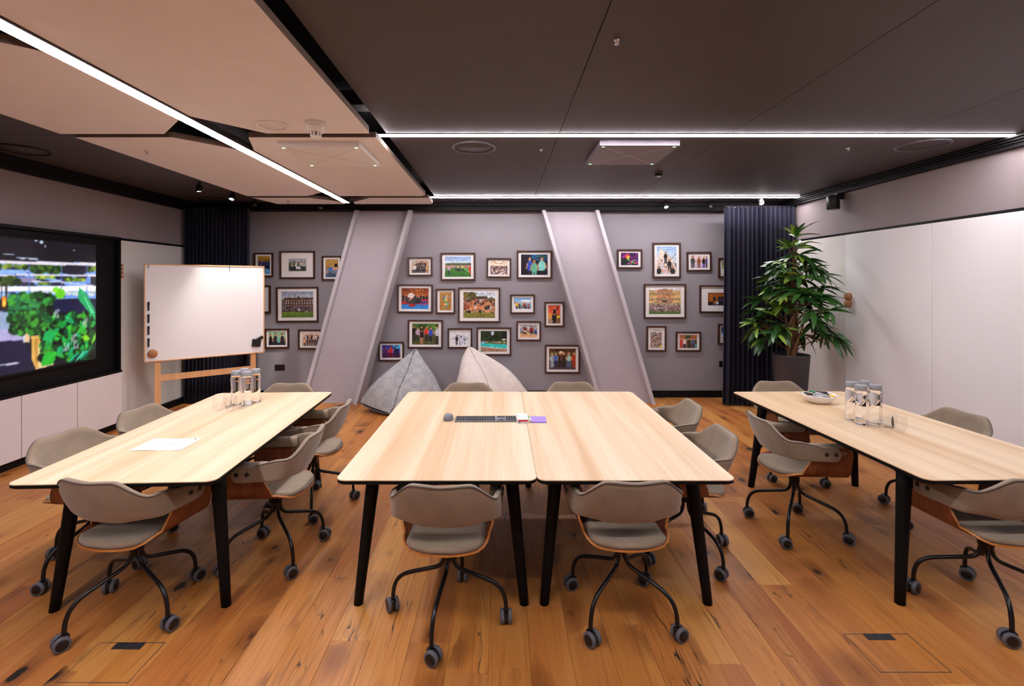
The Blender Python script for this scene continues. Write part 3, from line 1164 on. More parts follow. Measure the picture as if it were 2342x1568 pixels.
class Pic:
    def __init__(self, w, h, bg='#808080', seed=1):
        self.w, self.h = w, h
        self.a = np.zeros((h, w, 3)) + hx(bg)
        self.r = np.random.RandomState(seed)
        self.yy, self.xx = np.mgrid[0:h, 0:w]
        self.X = (self.xx + .5) / w
        self.Y = (self.yy + .5) / h

    def grad(self, y0, y1, c0, c1):
        m = (self.Y >= y0) & (self.Y < y1)
        t = ((self.Y - y0) / max(1e-6, y1 - y0))[..., None]
        self.a = np.where(m[..., None], hx(c0) * (1 - t) + hx(c1) * t, self.a)
        return self

    def rect(self, x0, y0, x1, y1, c):
        m = (self.X >= x0) & (self.X < x1) & (self.Y >= y0) & (self.Y < y1)
        self.a[m] = hx(c)
        return self

    def ell(self, cx, cy, rx, ry, c):
        m = ((self.X - cx) / rx) ** 2 + ((self.Y - cy) / ry) ** 2 < 1
        self.a[m] = hx(c)
        return self

    def poly(self, pts, c):
        inside = np.zeros_like(self.X, bool)
        n = len(pts)
        for i in range(n):
            (x0, y0), (x1, y1) = pts[i], pts[(i + 1) % n]
            cond = ((y0 > self.Y) != (y1 > self.Y))
            with np.errstate(divide='ignore', invalid='ignore'):
                xi = (x1 - x0) * (self.Y - y0) / (y1 - y0 + 1e-12) + x0
            inside ^= cond & (self.X < xi)
        self.a[inside] = hx(c)
        return self

    def line(self, x0, y0, x1, y1, wd, c):
        d = math.hypot(x1 - x0, y1 - y0)
        nx, ny = -(y1 - y0) / d * wd / 2, (x1 - x0) / d * wd / 2
        return self.poly([(x0 + nx, y0 + ny), (x1 + nx, y1 + ny), (x1 - nx, y1 - ny), (x0 - nx, y0 - ny)], c)

    def noise(self, x0, y0, x1, y1, pal, p=1.0, cell=1):
        P = np.array([hx(c) for c in pal])
        hh, ww = self.h // cell + 1, self.w // cell + 1
        idx = self.r.randint(0, len(pal), (hh, ww)).repeat(cell, 0).repeat(cell, 1)[:self.h, :self.w]
        k = (self.r.rand(hh, ww) < p).repeat(cell, 0).repeat(cell, 1)[:self.h, :self.w]
        m = (self.X >= x0) & (self.X < x1) & (self.Y >= y0) & (self.Y < y1) & k
        self.a[m] = P[idx[m]]
        return self

    def blobs(self, x0, y0, x1, y1, pal, n, rx, ry):
        for _ in range(n):
            k = self.r.uniform(.5, 1.2)
            self.ell(self.r.uniform(x0, x1), self.r.uniform(y0, y1), rx * k, ry * k, pal[self.r.randint(len(pal))])
        return self

    def person(self, x, yt, yb, shirt, legs='#1E2030', hair='#3A2618', skin='#C98F6E', wd=None):
        H = yb - yt
        asp = self.h / self.w
        wd = (wd * .8 if wd else H * .24 * asp)
        self.rect(x - wd * .42, yt + H * .52, x - wd * .05, yb, legs)
        self.rect(x + wd * .05, yt + H * .52, x + wd * .42, yb, legs)
        self.ell(x, yt + H * .36, wd * .62, H * .21, shirt)
        self.rect(x - wd * .5, yt + H * .30, x + wd * .5, yt + H * .56, shirt)
        self.line(x - wd * .55, yt + H * .26, x - wd * .8, yt + H * .5, wd * .22, skin)
        self.line(x + wd * .55, yt + H * .26, x + wd * .8, yt + H * .5, wd * .22, skin)
        self.ell(x, yt + H * .07, wd * .34, H * .085, hair)
        self.ell(x, yt + H * .10, wd * .27, H * .075, skin)
        return self

    def crowd(self, x0, x1, yt, H, n, pal, legs='#1E2030', jit=.03, skins=('#C98F6E', '#D9A583', '#8A5A40')):
        for k in range(n):
            x = x0 + (x1 - x0) * (k + .5) / n + self.r.uniform(-.01, .01)
            j = self.r.uniform(-jit, jit)
            self.person(x, yt + j, yt + j + H, pal[self.r.randint(len(pal))], legs, ('#3A2618', '#1C1412', '#8A6238')[self.r.randint(3)], skins[self.r.randint(len(skins))])
        return self

    def mesh(self, name, W, H, mat, mottle=.22):
        """flat grid in the local X-Z plane, facing -Y"""
        w_, h_ = self.w, self.h
        a = self.a
        # photographic softness: mottling then a small blur
        mot = self.r.uniform(-1, 1, (h_ // 2 + 1, w_ // 2 + 1)).repeat(2, 0).repeat(2, 1)[:h_, :w_, None]
        a = a * (1 + mottle * mot) + .03 * self.r.uniform(-1, 1, a.shape)
        for _ in range(1):
            q = np.pad(a, ((1, 1), (1, 1), (0, 0)), mode='edge')
            a = (q[:-2, 1:-1] + q[2:, 1:-1] + q[1:-1, :-2] + q[1:-1, 2:] + 2 * q[1:-1, 1:-1]) / 6
        a = np.clip(a, 0, 1)
        l = np.where(a <= .04045, a / 12.92, ((a + .055) / 1.055) ** 2.4)
        xs = (np.arange(w_) / (w_ - 1) - .5) * W
        zs = (.5 - np.arange(h_) / (h_ - 1)) * H
        gx, gz = np.meshgrid(xs, zs)
        co = np.stack([gx, np.zeros_like(gx), gz], -1).reshape(-1, 3)
        i = np.arange(w_ * h_).reshape(h_, w_)
        fs = np.stack([i[1:, :-1], i[1:, 1:], i[:-1, 1:], i[:-1, :-1]], -1).reshape(-1, 4)
        me = bpy.data.meshes.new(name)
        me.from_pydata(co.tolist(), [], fs.tolist())
        at = me.attributes.new('print', 'FLOAT_COLOR', 'POINT')
        at.data.foreach_set('color', np.concatenate([l, np.ones((h_, w_, 1))], -1).astype(np.float32).ravel())
        me.materials.append(mat)
        me.update()
        return me


CROWD = ['#20222B', '#C23B2E', '#2E5FA8', '#E8E6E0', '#D98A3A', '#3C7A4A', '#7B3F6E', '#1A1A1E', '#E0B84A']
DARKC = ['#17181F', '#20222B', '#2B2430', '#101116', '#3A3A44']


def pic_for(key, w, h):
    p = Pic(w, h, '#6A6A6A', sum(map(ord, key)))
    if key == 'blue_party':
        p.grad(0, .45, '#C49A30', '#7A5A2A').grad(.45, 1, '#2A3570', '#3E8AC0').crowd(.1, 1, .2, .6, 4, ['#3A5FC0', '#22306E', '#6A3050']).ell(.55, .85, .5, .15, '#5BA6D8')
    elif key == 'pale_group':
        p.grad(0, .35, '#9EA9B4', '#C8CCD0').grad(.35, 1, '#8A9A98', '#5A6A55').crowd(.05, .95, .22, .7, 8, ['#DADADA', '#B8C4C0', '#3A6A5A', '#C9B7A0', '#ECECEC']).rect(.42, .62, .66, .85, '#E4E4E6')
    elif key == 'gold_drape':
        p.grad(0, .6, '#C79A4A', '#A8763A').noise(0, 0, 1, .45, ['#C79A4A', '#8E6A35', '#E2BE74'], .5, 2).grad(.55, 1, '#8A9AB0', '#4A5A6E').ell(.4, .55, .16, .12, '#3F78C4').ell(.75, .5, .22, .1, '#D9A583').ell(.82, .35, .14, .1, '#241A18').ell(.25, .72, .2, .06, '#C98F6E').poly([(.2, .65), (.9, .9), (.9, 1), (.3, 1)], '#44586C')
    elif key == 'blank_mat':
        p.grad(0, 1, '#9AA0A8', '#77807A').crowd(.05, .95, .25, .6, 6, CROWD)
    elif key == 'brick_hall':
        p.grad(0, .3, '#8D9CB8', '#B9C2CC').rect(.08, .24, 1, .72, '#5B4238').poly([(.45, .26), (.53, .19), (.62, .26)], '#55403A')
        for yy in (.32, .42, .53):
            for k in range(11):
                p.rect(.13 + k * .082, yy, .16 + k * .082, yy + .06, '#C8C4C4')
        p.grad(.76, 1, '#6F8A3A', '#5A7A30').noise(0, .57, 1, .78, DARKC + ['#C98F6E', '#D9D9DC', '#6A4A60'], .95).ell(.55, .7, .05, .04, '#D8B8D0')
    elif key == 'four_smiling':
        p.grad(0, .5, '#6FB890', '#BFD8B0').noise(0, 0, 1, .4, ['#6FB890', '#DCE8D0', '#4A9A70', '#E8A090'], .6, 2).grad(.5, 1, '#3A4A3A', '#2A2A2A').person(.12, .15, 1.3, '#1E1A20', hair='#6A3A20', wd=.18).person(.4, .1, 1.35, '#2A2C38', wd=.22).person(.58, .2, 1.3, '#58C2B0', hair='#D8B070', wd=.17).person(.8, .12, 1.35, '#24252F', wd=.23)
    elif key == 'bright_room':
        p.grad(0, 1, '#E2CFC2', '#D9B8A0').crowd(.15, .95, .15, .6, 7, ['#C98F6E', '#2E3A6A', '#20222B', '#D8A070', '#E4DCD0']).crowd(.1, .9, .45, .6, 6, ['#D8A070', '#3A3A50', '#E8C8A0', '#A04A30'])
    elif key == 'suits':
        p.grad(0, 1, '#C8A888', '#9A7048').rect(0, .05, .35, .5, '#B8B0A0').crowd(.28, .85, .08, .8, 5, ['#1A1A20', '#17171C', '#24242C']).crowd(.05, .8, .35, .7, 6, ['#1A1A20', '#DADADA', '#2A2A30']).blobs(.85, .4, 1, .8, ['#D9B05A', '#8A6A3A'], 14, .04, .05)
    elif key == 'football':
        p.grad(0, .36, '#7FA6DC', '#D4DEEA').rect(0, .33, 1, .46, '#4A5E3E').rect(0, .44, 1, .56, '#C28A80').grad(.55, 1, '#4C8A3A', '#2F6A28').line(.75, .58, 1, .85, .02, '#D8E2D0').line(.02, .35, .02, .8, .015, '#E0E4EA').line(.02, .36, .1, .36, .02, '#E0E4EA')
        for x, c in ((.16, '#A8A0B8'), (.42, '#5A6A8A'), (.5, '#C8C060'), (.57, '#6A7A90'), (.68, '#D0D070')):
            p.person(x, .42, .72 if x > .2 else .88, c, '#2A2A30')
        p.person(.95, .42, .9, '#B83A30', '#C03028')
    elif key == 'banquet':
        p.grad(0, .35, '#D8B89A', '#E8D4BC').ell(.5, .05, .3, .14, '#B08A6A').ell(.5, .05, .22, .09, '#E8DCC8').grad(.35, 1, '#4A3430', '#7A5A58').noise(0, .35, 1, 1, ['#20161A', '#E8DCE0', '#C89A80', '#3A2A30', '#B08AA0', '#141014'], .95, 2).blobs(.1, .55, .9, .95, ['#F0E8E8', '#D8B8A0'], 14, .06, .05)
    elif key == 'three_posing':
        p.grad(0, 1, '#101830', '#0A0A1C').noise(0, .1, .25, .9, ['#30121C', '#180A12'], .6, 3).noise(.35, 0, 1, .3, ['#0E4A6A', '#2050B0', '#0A2030', '#3A7A70'], .8, 3).person(.33, .12, 1.3, '#2A48B0', hair='#2A1A14', wd=.2).person(.5, .25, 1.35, '#5FAE92', '#5FAE92', hair='#1A0E10', skin='#B07A5A', wd=.24).person(.78, .12, 1.3, '#7FD0C4', '#101018', hair='#201410', skin='#C08A70', wd=.27)
    elif key == 'rodeo':
        p.grad(0, .5, '#6A2A12', '#C86A20').noise(.3, .05, .8, .45, ['#D8802A', '#8A3A14', '#E89A40', '#5A2010'], .7, 2).crowd(.02, .98, .3, .45, 9, DARKC).rect(0, .62, 1, .8, '#B8282A').grad(.76, 1, '#2A78C8', '#3A90DC').ell(.85, .66, .2, .12, '#C42A30').rect(.7, .62, .95, .72, '#2A4A9A').ell(.42, .6, .26, .17, '#3A3A3C').rect(.28, .75, .52, .88, '#B02420').ell(.35, .36, .12, .12, '#E4DCD8').line(.4, .45, .28, .6, .06, '#D09070').ell(.62, .62, .1, .1, '#20201F')
    elif key == 'confetti':
        p.grad(0, 1, '#A8743A', '#8A5A24').noise(0, 0, 1, 1, ['#C08A48', '#7A4A1C', '#B87A30', '#D8A860'], .8, 2).blobs(.3, .2, .75, .85, ['#3FB0B8', '#D84A40', '#E8C84A', '#4A8AD0', '#E8E0D0', '#58A050'], 46, .07, .045)
    elif key == 'big_crowd':
        p.grad(0, .4, '#B8C4D4', '#DDE2E8').blobs(0, .02, .35, .3, ['#6A6030', '#8A7A38', '#4A4A24'], 40, .07, .06).rect(.3, .18, .75, .3, '#4A3A2A').blobs(.75, .25, 1, .4, ['#3A4A2A', '#2A3A20'], 14, .05, .06)
        for r in range(3):
            p.crowd(.03, .98, .24 + .12 * r, .34, 12, ['#1A1A1E', '#D07A4A', '#20222B', '#E0905A', '#8A3A2A', '#C8BEB4'], '#D89070')
        p.grad(.72, 1, '#8A8A42', '#7A7434').blobs(0, .72, 1, .8, ['#D89070', '#1A1A1E'], 24, .04, .03)
    elif key == 'ski_group':
        p.grad(0, .5, '#5A9AE0', '#CFE2F4').ell(.7, .25, .3, .1, '#EAF2FA').poly([(0, .2), (.25, .45), (0, .6)], '#A09A90').grad(.5, 1, '#E8EEF4', '#F4F4F6').crowd(.1, .98, .38, .5, 10, ['#C8303A', '#3060C0', '#E8C030', '#D85A30', '#2A2A34', '#40A0C8'])
    elif key == 'red_stage':
        p.grad(0, .5, '#C84A34', '#E8603A').grad(.5, 1, '#6A4A3A', '#8A5A40').ell(.1, .6, .2, .2, '#E0A03A').person(.52, .12, .75, '#16141A', hair='#C89A50').person(.5, .45, 1.05, '#1A181E', '#141218', wd=.4).ell(.85, .62, .13, .08, '#E8C020').line(.7, .28, .8, .05, .08, '#1A181E').ell(.2, .88, .2, .12, '#B08A70')
    elif key == 'outdoor_team':
        p.grad(0, .4, '#2A4A1A', '#5A8A30').noise(0, 0, 1, .4, ['#1E3A14', '#4A7A28', '#2A4A1C', '#7AA84A'], .8, 3).grad(.4, 1, '#4A5230', '#5E5A30')
        for x, c, y0, y1 in ((.08, '#17181F', .1, .85), (.22, '#B89AC0', .18, .8), (.37, '#16161A', .12, .8), (.54, '#D83A34', .12, .82), (.7, '#3A50C0', .16, .88), (.95, '#C4CAD0', .1, .95)):
            p.person(x, y0, y1, c, '#2A2A30')
        p.person(.37, .3, .95, '#141418', '#C98F6E').ell(.66, .9, .03, .02, '#58D0C8')
    elif key == 'snow_pair':
        p.grad(0, 1, '#E4E6EE', '#F2F2F6').poly([(.05, .5), (.4, .2), (.75, .3), (1, .5), (1, .6), (0, .6)], '#C8CCD8').person(.32, .28, .98, '#2A262C', '#3A3034', hair='#B83030').ell(.62, .72, .22, .26, '#DCDCEC').blobs(.45, .55, .8, .95, ['#22222A'], 11, .025, .04).ell(.57, .4, .06, .08, '#7A6A80')
    elif key == 'pool':
        p.grad(0, .5, '#30402C', '#26321E').blobs(0, .0, 1, .42, ['#1C2C18', '#2E4426', '#24361E', '#141E12'], 70, .08, .08).ell(.45, .1, .06, .12, '#B8C8E0').rect(.78, .1, .98, .4, '#23202A').grad(.48, .6, '#4A6A34', '#5A7A3A').blobs(.2, .52, .95, .58, ['#D8906A', '#E8E0D8', '#C84A40'], 30, .02, .02).poly([(0, .58), (1, .66), (1, .86), (0, .76)], '#38C8C4').poly([(0, .74), (1, .85), (1, .88), (0, .77)], '#E8E4DC').poly([(0, .77), (1, .88), (1, 1), (0, 1)], '#A88068').ell(.88, .41, .1, .03, '#F0EEEA').rect(.872, .41, .884, .55, '#C8C0B4').poly([(0, .9), (.2, 1), (0, 1)], '#5A7A40').ell(.1, .55, .07, .06, '#9AB8D8')
    elif key == 'workshop':
        p.grad(0, .5, '#C8CCD4', '#9AA0AC').noise(0, 0, 1, .4, ['#D8DCE4', '#8A8E9A', '#3A3A44', '#B8BCC8'], .6, 3).grad(.68, 1, '#D8A06A', '#E8BC88').person(.3, .12, .75, '#7A2A30', wd=.22).person(.66, .12, .85, '#8A2430', wd=.24).ell(.92, .6, .1, .18, '#3A4A80').poly([(.25, .42), (.8, .8), (.76, .9), (.22, .56)], '#E4C49A').line(.3, .5, .72, .8, .03, '#8A5A40')
    elif key == 'disco':
        p.grad(0, 1, '#3A1E6A', '#5A1A50').noise(0, 0, 1, .5, ['#2A60C0', '#7A2AA0', '#30A0D8', '#3A1A60'], .7, 3).person(.2, .2, 1.1, '#4A1A6A', hair='#201030', skin='#B05080').person(.48, .12, 1.0, '#C02A38', '#701020', skin='#D0605A', wd=.22).person(.78, .1, 1.2, '#241A40', skin='#6A70C8', wd=.3).blobs(.55, .0, .95, .25, ['#38B8E8'], 5, .08, .1)
    elif key == 'night_group':
        p.grad(0, .4, '#4A3220', '#7A5230').rect(.2, .05, .6, .15, '#3A2A1C').ell(.45, .18, .08, .05, '#F0D8A0').grad(.4, 1, '#5A4A3C', '#4A4650')
        for x, c, l in ((.12, '#9AC0C8', '#9AB0B8'), (.26, '#3A68C0', '#1E2A50'), (.42, '#2A241E', '#1A181C'), (.55, '#3A2A24', '#14141A'), (.74, '#A8D8C0', '#4A6AA0'), (.93, '#C84020', '#B83418')):
            p.person(x, .2, .9, c, l, hair='#4AB060' if x < .3 else '#D8C0A0')
    elif key == 'neon_dj':
        p.grad(0, 1, '#2A1030', '#1A0A20').noise(.05, 0, 1, .5, ['#8A1A90', '#4A1060', '#C030B0', '#1A1020'], .6, 3).ell(.32, .7, .26, .3, '#12241E').ell(.38, .3, .14, .22, '#C83A50').ell(.42, .38, .08, .14, '#C8C030').blobs(.4, .55, .95, .95, ['#E040A0', '#40C060', '#E06030', '#8040E0'], 26, .06, .06)
    elif key == 'pyramid':
        p.grad(0, .6, '#8AAEDC', '#D8E2EC').poly([(.18, .05), (.8, .45), (1, .85), (-.1, .85)], '#DCCCC2').line(.18, .05, .8, .45, .015, '#B8A8A0').grad(.82, 1, '#B8B8BC', '#C8C8CC').line(.6, .55, 1, .25, .02, '#5A6470').line(.7, .8, 1, .4, .02, '#5A6470').person(.45, .2, .62, '#17171B').person(.24, .48, .9, '#C8C4CC', '#B8B8C0', wd=.22).person(.64, .46, .9, '#1A1A20', '#1A1A20', wd=.22)
        for x, c in ((.12, '#1E1E24'), (.46, '#D8C0C0'), (.8, '#20242C')):
            p.person(x, .72, 1.15, c, c, wd=.26)
    elif key == 'three_talking':
        p.grad(0, 1, '#E4D4DC', '#C8B0C4').noise(0, 0, 1, .35, ['#F0D8D0', '#D090A0', '#E8E0E8'], .5, 2).person(.14, .05, 1.1, '#3A4448', '#2A3236', wd=.26).person(.5, .1, 1.05, '#8A4A2A', '#6A3A24', hair='#B87A40', wd=.2).person(.78, .12, 1.1, '#16141A', '#5A40B0', hair='#D8B060', wd=.19).person(.96, .15, 1.0, '#3A4AA0')
    elif key == 'green_hat':
        p.grad(0, 1, '#7A8A6A', '#B8D040').person(.4, .1, 1.1, '#16181C', wd=.4).ell(.2, .75, .3, .2, '#E0E8E8')
    elif key == 'yellow_palace':
        p.grad(0, .12, '#D8D8DC', '#E4E2E2').poly([(.25, .1), (.5, .0), (.75, .1)], '#8A7A6A').rect(0, .08, 1, .8, '#D8B074').rect(.25, .05, .73, .8, '#C88E68').rect(0, .08, 1, .11, '#7A6A58').rect(0, .56, 1, .8, '#A0907A')
        for yy, hh in ((.17, .08), (.38, .1)):
            for k in range(14):
                if .04:
                    p.rect(.03 + k * .07, yy, .065 + k * .07, yy + hh, '#7A7A6A')
        p.rect(.42, .48, .58, .54, '#4A4038').grad(.86, 1, '#5A7A3A', '#4C6E34').noise(.02, .64, .98, .9, ['#E4E4E8', '#2A2C34', '#C89070', '#D8D8E0', '#8A3030', '#20222B'], .88)
    elif key == 'band':
        p.grad(0, .3, '#8A4A20', '#C07A3A').grad(.3, 1, '#3A2A24', '#2A2430').rect(0, .2, .45, .7, '#A8602A').person(.28, .2, .95, '#20243A', '#B06A30').ell(.4, .8, .07, .12, '#D8D8E0').person(.55, .4, .9, '#2A3A8A').person(.75, .3, .95, '#24508A').person(.92, .3, 1, '#1A2A60').grad(.92, 1, '#24406A', '#2A4A7A')
    elif key == 'festive_crowd':
        p.grad(0, .3, '#E4E4E8', '#C8C8D0').rect(.3, .02, .7, .06, '#8A8A98').noise(0, .15, 1, 1, ['#E8E2E0', '#1A1A1E', '#D89A78', '#F0ECEC', '#241C1C', '#C88A68', '#16161A'], .95, 2).blobs(.8, .85, 1, 1, ['#E8C020'], 4, .1, .06)
    elif key == 'five_indoors':
        p.grad(0, .3, '#C8803A', '#A8684A').rect(.35, 0, .65, .45, '#4A5A4A').grad(.3, 1, '#C0A090', '#8A6A60').person(.1, .2, 1.1, '#D84A40', '#C04038', hair='#C89A60', wd=.2).person(.3, .2, 1.1, '#E8D8D0', hair='#6A3A20', wd=.2).person(.55, .2, 1.15, '#4A4438', '#3A342C', wd=.3).person(.78, .25, 1.05, '#2A6AA8', wd=.17).person(.93, .2, 1.1, '#5A4A3A', '#30B0B8', wd=.17)
    elif key == 'blue_sea':
        p.grad(0, .5, '#1E5AA8', '#3A9AD8').grad(.5, 1, '#C8DCE8', '#E8EEF2').ell(.3, .6, .3, .2, '#E8F0F4').ell(.2, .2, .3, .15, '#123A70')
    return p


# frames: (x0, y0, x1, y1) in photograph pixels on the back wall, mat share, picture key, label
FR_Y = YB - .003


def wx(px): return (px - VPX) * FR_Y / F_PX
def wz(py): return CAM_H - (py - HOR) * FR_Y / F_PX


FRAMES = [
    (540, 582, 567, 640, .10, 'blank_mat', 'framed photograph mostly hidden behind the left curtain edge'),
    (582, 578, 626, 633, .10, 'blue_party', 'small upright framed photo of a party, beside the whiteboard top corner'),
    (641, 574, 721, 637, .24, 'pale_group', 'framed small group photo with a very wide white mat'),
    (737, 585, 782, 641, .10, 'gold_drape', 'small upright framed photo with gold drapes, touching the left column'),
    (541, 652, 620, 715, .24, 'blank_mat', 'wide-matted frame peeking out from behind the whiteboard edge'),
    (633, 656, 729, 736, .10, 'brick_hall', 'large framed photo of a crowd before a brick hall'),
    (607, 751, 662, 796, .10, 'four_smiling', 'small framed photo of four people on green, below the brick hall photo'),
    (683, 753, 741, 798, .10, 'bright_room', 'small framed photo of a bright room, cut by the left column'),
    (933, 588, 989, 631, .10, 'suits', 'small framed photo of a group in dark suits'),
    (1008, 578, 1087, 641, .09, 'football', 'framed photo of a football match on green grass'),
    (1113, 590, 1169, 635, .10, 'banquet', 'small framed photo of a banquet hall'),
    (1182, 573, 1262, 637, .09, 'three_posing', 'framed photo of three people posing on dark blue'),
    (909, 650, 990, 715, .09, 'rodeo', 'framed photo of a rodeo ride on a blue mat'),
    (997, 660, 1041, 717, .11, 'confetti', 'small upright framed photo of brown and multicoloured confetti'),
    (1048, 657, 1144, 737, .10, 'big_crowd', 'large framed photo of a cheering crowd on grass'),
    (1167, 673, 1223, 717, .11, 'ski_group', 'small framed photo of skiers under blue sky'),
    (1245, 690, 1290, 747, .11, 'red_stage', 'small upright framed photo with a red stage'),
    (933, 731, 1013, 796, .09, 'outdoor_team', 'framed photo of a team standing on a lawn by trees'),
    (1024, 750, 1080, 796, .10, 'snow_pair', 'small framed photo of two people in white snow'),
    (1090, 748, 1169, 812, .09, 'pool', 'framed photo of a turquoise swimming pool'),
    (1181, 734, 1237, 779, .11, 'workshop', 'small framed photo of people at a wooden workbench'),
    (866, 781, 924, 825, .10, 'disco', 'small framed photo of dancers in purple light, above the grey bean bag'),
    (1246, 788, 1326, 853, .09, 'night_group', 'framed photo of a fancy-dress group, lowest by the right column'),
    (1411, 570, 1468, 614, .11, 'neon_dj', 'small framed photo in neon pink and green light'),
    (1492, 555, 1556, 635, .09, 'pyramid', 'upright framed photo of a human pyramid before a glass pyramid'),
    (1570, 576, 1626, 620, .11, 'three_talking', 'small framed photo of people talking, right of the human pyramid photo'),
    (1642, 590, 1690, 635, .11, 'green_hat', 'small framed photo half hidden by the right curtain, topmost'),
    (1472, 649, 1568, 728, .10, 'yellow_palace', 'large framed photo of a group before a yellow palace'),
    (1599, 652, 1690, 715, .22, 'band', 'wide-matted framed photo of a music band, cut by the right curtain'),
    (1478, 745, 1523, 803, .13, 'festive_crowd', 'small upright framed photo of a packed indoor crowd'),
    (1545, 758, 1602, 803, .11, 'five_indoors', 'small framed photo of five people indoors, lowest on the right'),
    (1641, 740, 1690, 787, .11, 'blue_sea', 'small framed blue photo half hidden by the right curtain, lowest'),
]
frm_rng = random.Random(3)
for (x0, y0, x1, y1, ms, key, lab) in FRAMES:
    X0, X1, Z0, Z1 = wx(x0), wx(x1), wz(y1), wz(y0)
    W, H = X1 - X0, Z1 - Z0
    t = thing('picture_frame', lab, 'picture', ((X0 + X1) / 2, FR_Y, (Z0 + Z1) / 2), 0, 'framed photographs on the back wall')
    t.rotation_euler = (0, math.radians(frm_rng.uniform(-.5, .5)), 0)
    fw, fd = .022, .026
    mb = MB()
    hw, hh = W / 2, H / 2
    # mitred frame
    out = [(-hw, -hh), (hw, -hh), (hw, hh), (-hw, hh)]
    inn = [(-hw + fw, -hh + fw), (hw - fw, -hh + fw), (hw - fw, hh - fw), (-hw + fw, hh - fw)]
    vs = [(x, 0, z) for x, z in out] + [(x, -fd, z) for x, z in out] + [(x, -fd, z) for x, z in inn] + [(x, -.006, z) for x, z in inn]
    fs = []
    for i in range(4):
        j = (i + 1) % 4
        fs += [(i, j, 4 + j, 4 + i), (4 + i, 4 + j, 8 + j, 8 + i), (8 + i, 8 + j, 12 + j, 12 + i)]
    mb.add(vs, fs)
    mb.build('frame', M_frame, t)
    MB().box(-hw + fw, -.008, -hh + fw, hw - fw, -.004, hh - fw).build('mat', M_mat, t)
    mg = ms * (W + H) / 2
    pw, ph = W - 2 * fw - 2 * mg * .95, H - 2 * fw - 2 * mg * .8
    ww = 72
    hh_ = max(24, int(ww * ph / pw))
    if hh_ > 90:
        ww = int(90 * pw / ph)
        hh_ = 90
    me = pic_for(key, ww, hh_).mesh('print', pw, ph, M_print)
    inst(me, 'print', t, (0, -.0095, 0))

# =================================================================== LEFT WALL: media wall
tv_y0, tv_y1 = 3.15, 5.31
niche = thing('media_niche', 'black recessed media wall panel around the large screen', 'wall panel', (XL, 4.35, .66))
MB().bbox(0, -1.9, 0.0, .03, 1.295, 1.56, .002).build('back_panel', M_black, niche)
MB().bbox(0, 1.272, 0.0, .085, 1.297, 1.56, .002).build('side_cheek', M_black, niche)
MB().bbox(0, -1.9, 0.0, .10, 1.297, .022, .002).build('shelf', M_black, niche)
MB().bbox(0, -1.9, 1.53, .085, 1.297, 1.56, .002).build('head', M_black, niche)

tv = thing('television', 'large wall-mounted screen showing a planted office interior', 'television', (XL + .03, (tv_y0 + tv_y1) / 2, 1.485))
tl = (tv_y1 - tv_y0) / 2
MB().bbox(0, -tl - .02, -.645, .04, tl + .02, .645, .006).build('bezel', M_black, tv)
p = Pic(240, 140, '#12101A', 9)


def sxy(x, y):
    """position in the visible right half of the screen picture"""
    yt_, yb_ = 165 + 70 * x / 840, 1315 - 135 * x / 840
    return .52 + .48 * x / 840, (y - yt_) / (yb_ - yt_)


def sp_(pts, c): p.poly([sxy(*q) for q in pts], c)
def sr_(x0, y0, x1, y1, c): sp_([(x0, y0), (x1, y0), (x1, y1), (x0, y1)], c)
def se_(x, y, rx, ry, c):
    u, v = sxy(x, y)
    p.ell(u, v, rx * .48 / 840, ry / 1080, c)


sv = random.Random(4)


def sb_(x0, y0, x1, y1, pal, n, rx, ry):
    for _ in range(n):
        k_ = sv.uniform(.5, 1.3)
        se_(sv.uniform(x0, x1), sv.uniform(y0, y1), rx * k_, ry * k_, sv.choice(pal))


def leaf_(x, y, L_, a, wd_, c, c2):
    dx, dy = math.cos(a), -math.sin(a)
    pts = []
    for s_ in (1, -1):
        for q in (range(0, 7) if s_ > 0 else range(6, -1, -1)):
            t_ = q / 6
            w2 = wd_ * math.sin(PI * t_) * s_
            pts.append((x + dx * L_ * t_ - dy * w2, y + dy * L_ * t_ + dx * w2))
    sp_(pts, c)
    sp_([(x, y), (x + dx * L_ * .9 - dy * wd_ * .12, y + dy * L_ * .9 + dx * wd_ * .12), (x + dx * L_, y + dy * L_)], c2)


GR = ['#0F3A14', '#17521C', '#0A260E', '#2A7A22', '#06160A', '#3C9428', '#123F1A']
sr_(-900, 160, 860, 356, '#0E0C15')
for (x, y, rx, ry) in ((75, 313, 40, 6), (265, 350, 40, 8), (330, 210, 14, 16), (285, 200, 12, 8), (617, 275, 14, 5), (180, 345, 60, 5), (360, 245, 5, 12)):
    se_(x, y, rx, ry, '#AFC2D6')
sr_(-900, 380, 860, 680, '#6C93DC')
sb_(-900, 400, 840, 660, ['#7FA6EC', '#4F78C8', '#9CBCF4', '#2C3560', '#1C2138', '#232840'], 170, 44, 20)
sr_(0, 436, 210, 470, '#86AEEE'); sr_(250, 445, 480, 472, '#7CA4E8')
sr_(515, 400, 745, 472, '#1C1B2B'); sr_(780, 500, 840, 570, '#191A2A')
sb_(-800, 395, 215, 432, ['#5C7A1E', '#2E5216', '#89A02C', '#16300E'], 70, 18, 16)
sb_(240, 400, 500, 465, ['#2E5216', '#16300E', '#466C1C', '#0F2410'], 70, 20, 18)
sb_(750, 410, 835, 445, ['#5C7A1E', '#89A02C', '#16300E'], 20, 16, 12)
sp_([(-900, 350), (840, 384), (840, 410), (-900, 376)], '#DAD3DF')
sr_(165, 505, 285, 540, '#8C7FA6')
sb_(285, 488, 440, 506, ['#8FB022', '#B4C838', '#4C7018'], 36, 15, 11)
sb_(520, 510, 725, 532, ['#6E8A20', '#3A5A14', '#A6B834'], 46, 15, 12)
sb_(310, 545, 405, 562, ['#4C7018', '#2A4A12', '#7C9428'], 22, 14, 9)
sr_(525, 540, 745, 570, '#6C9AE8')
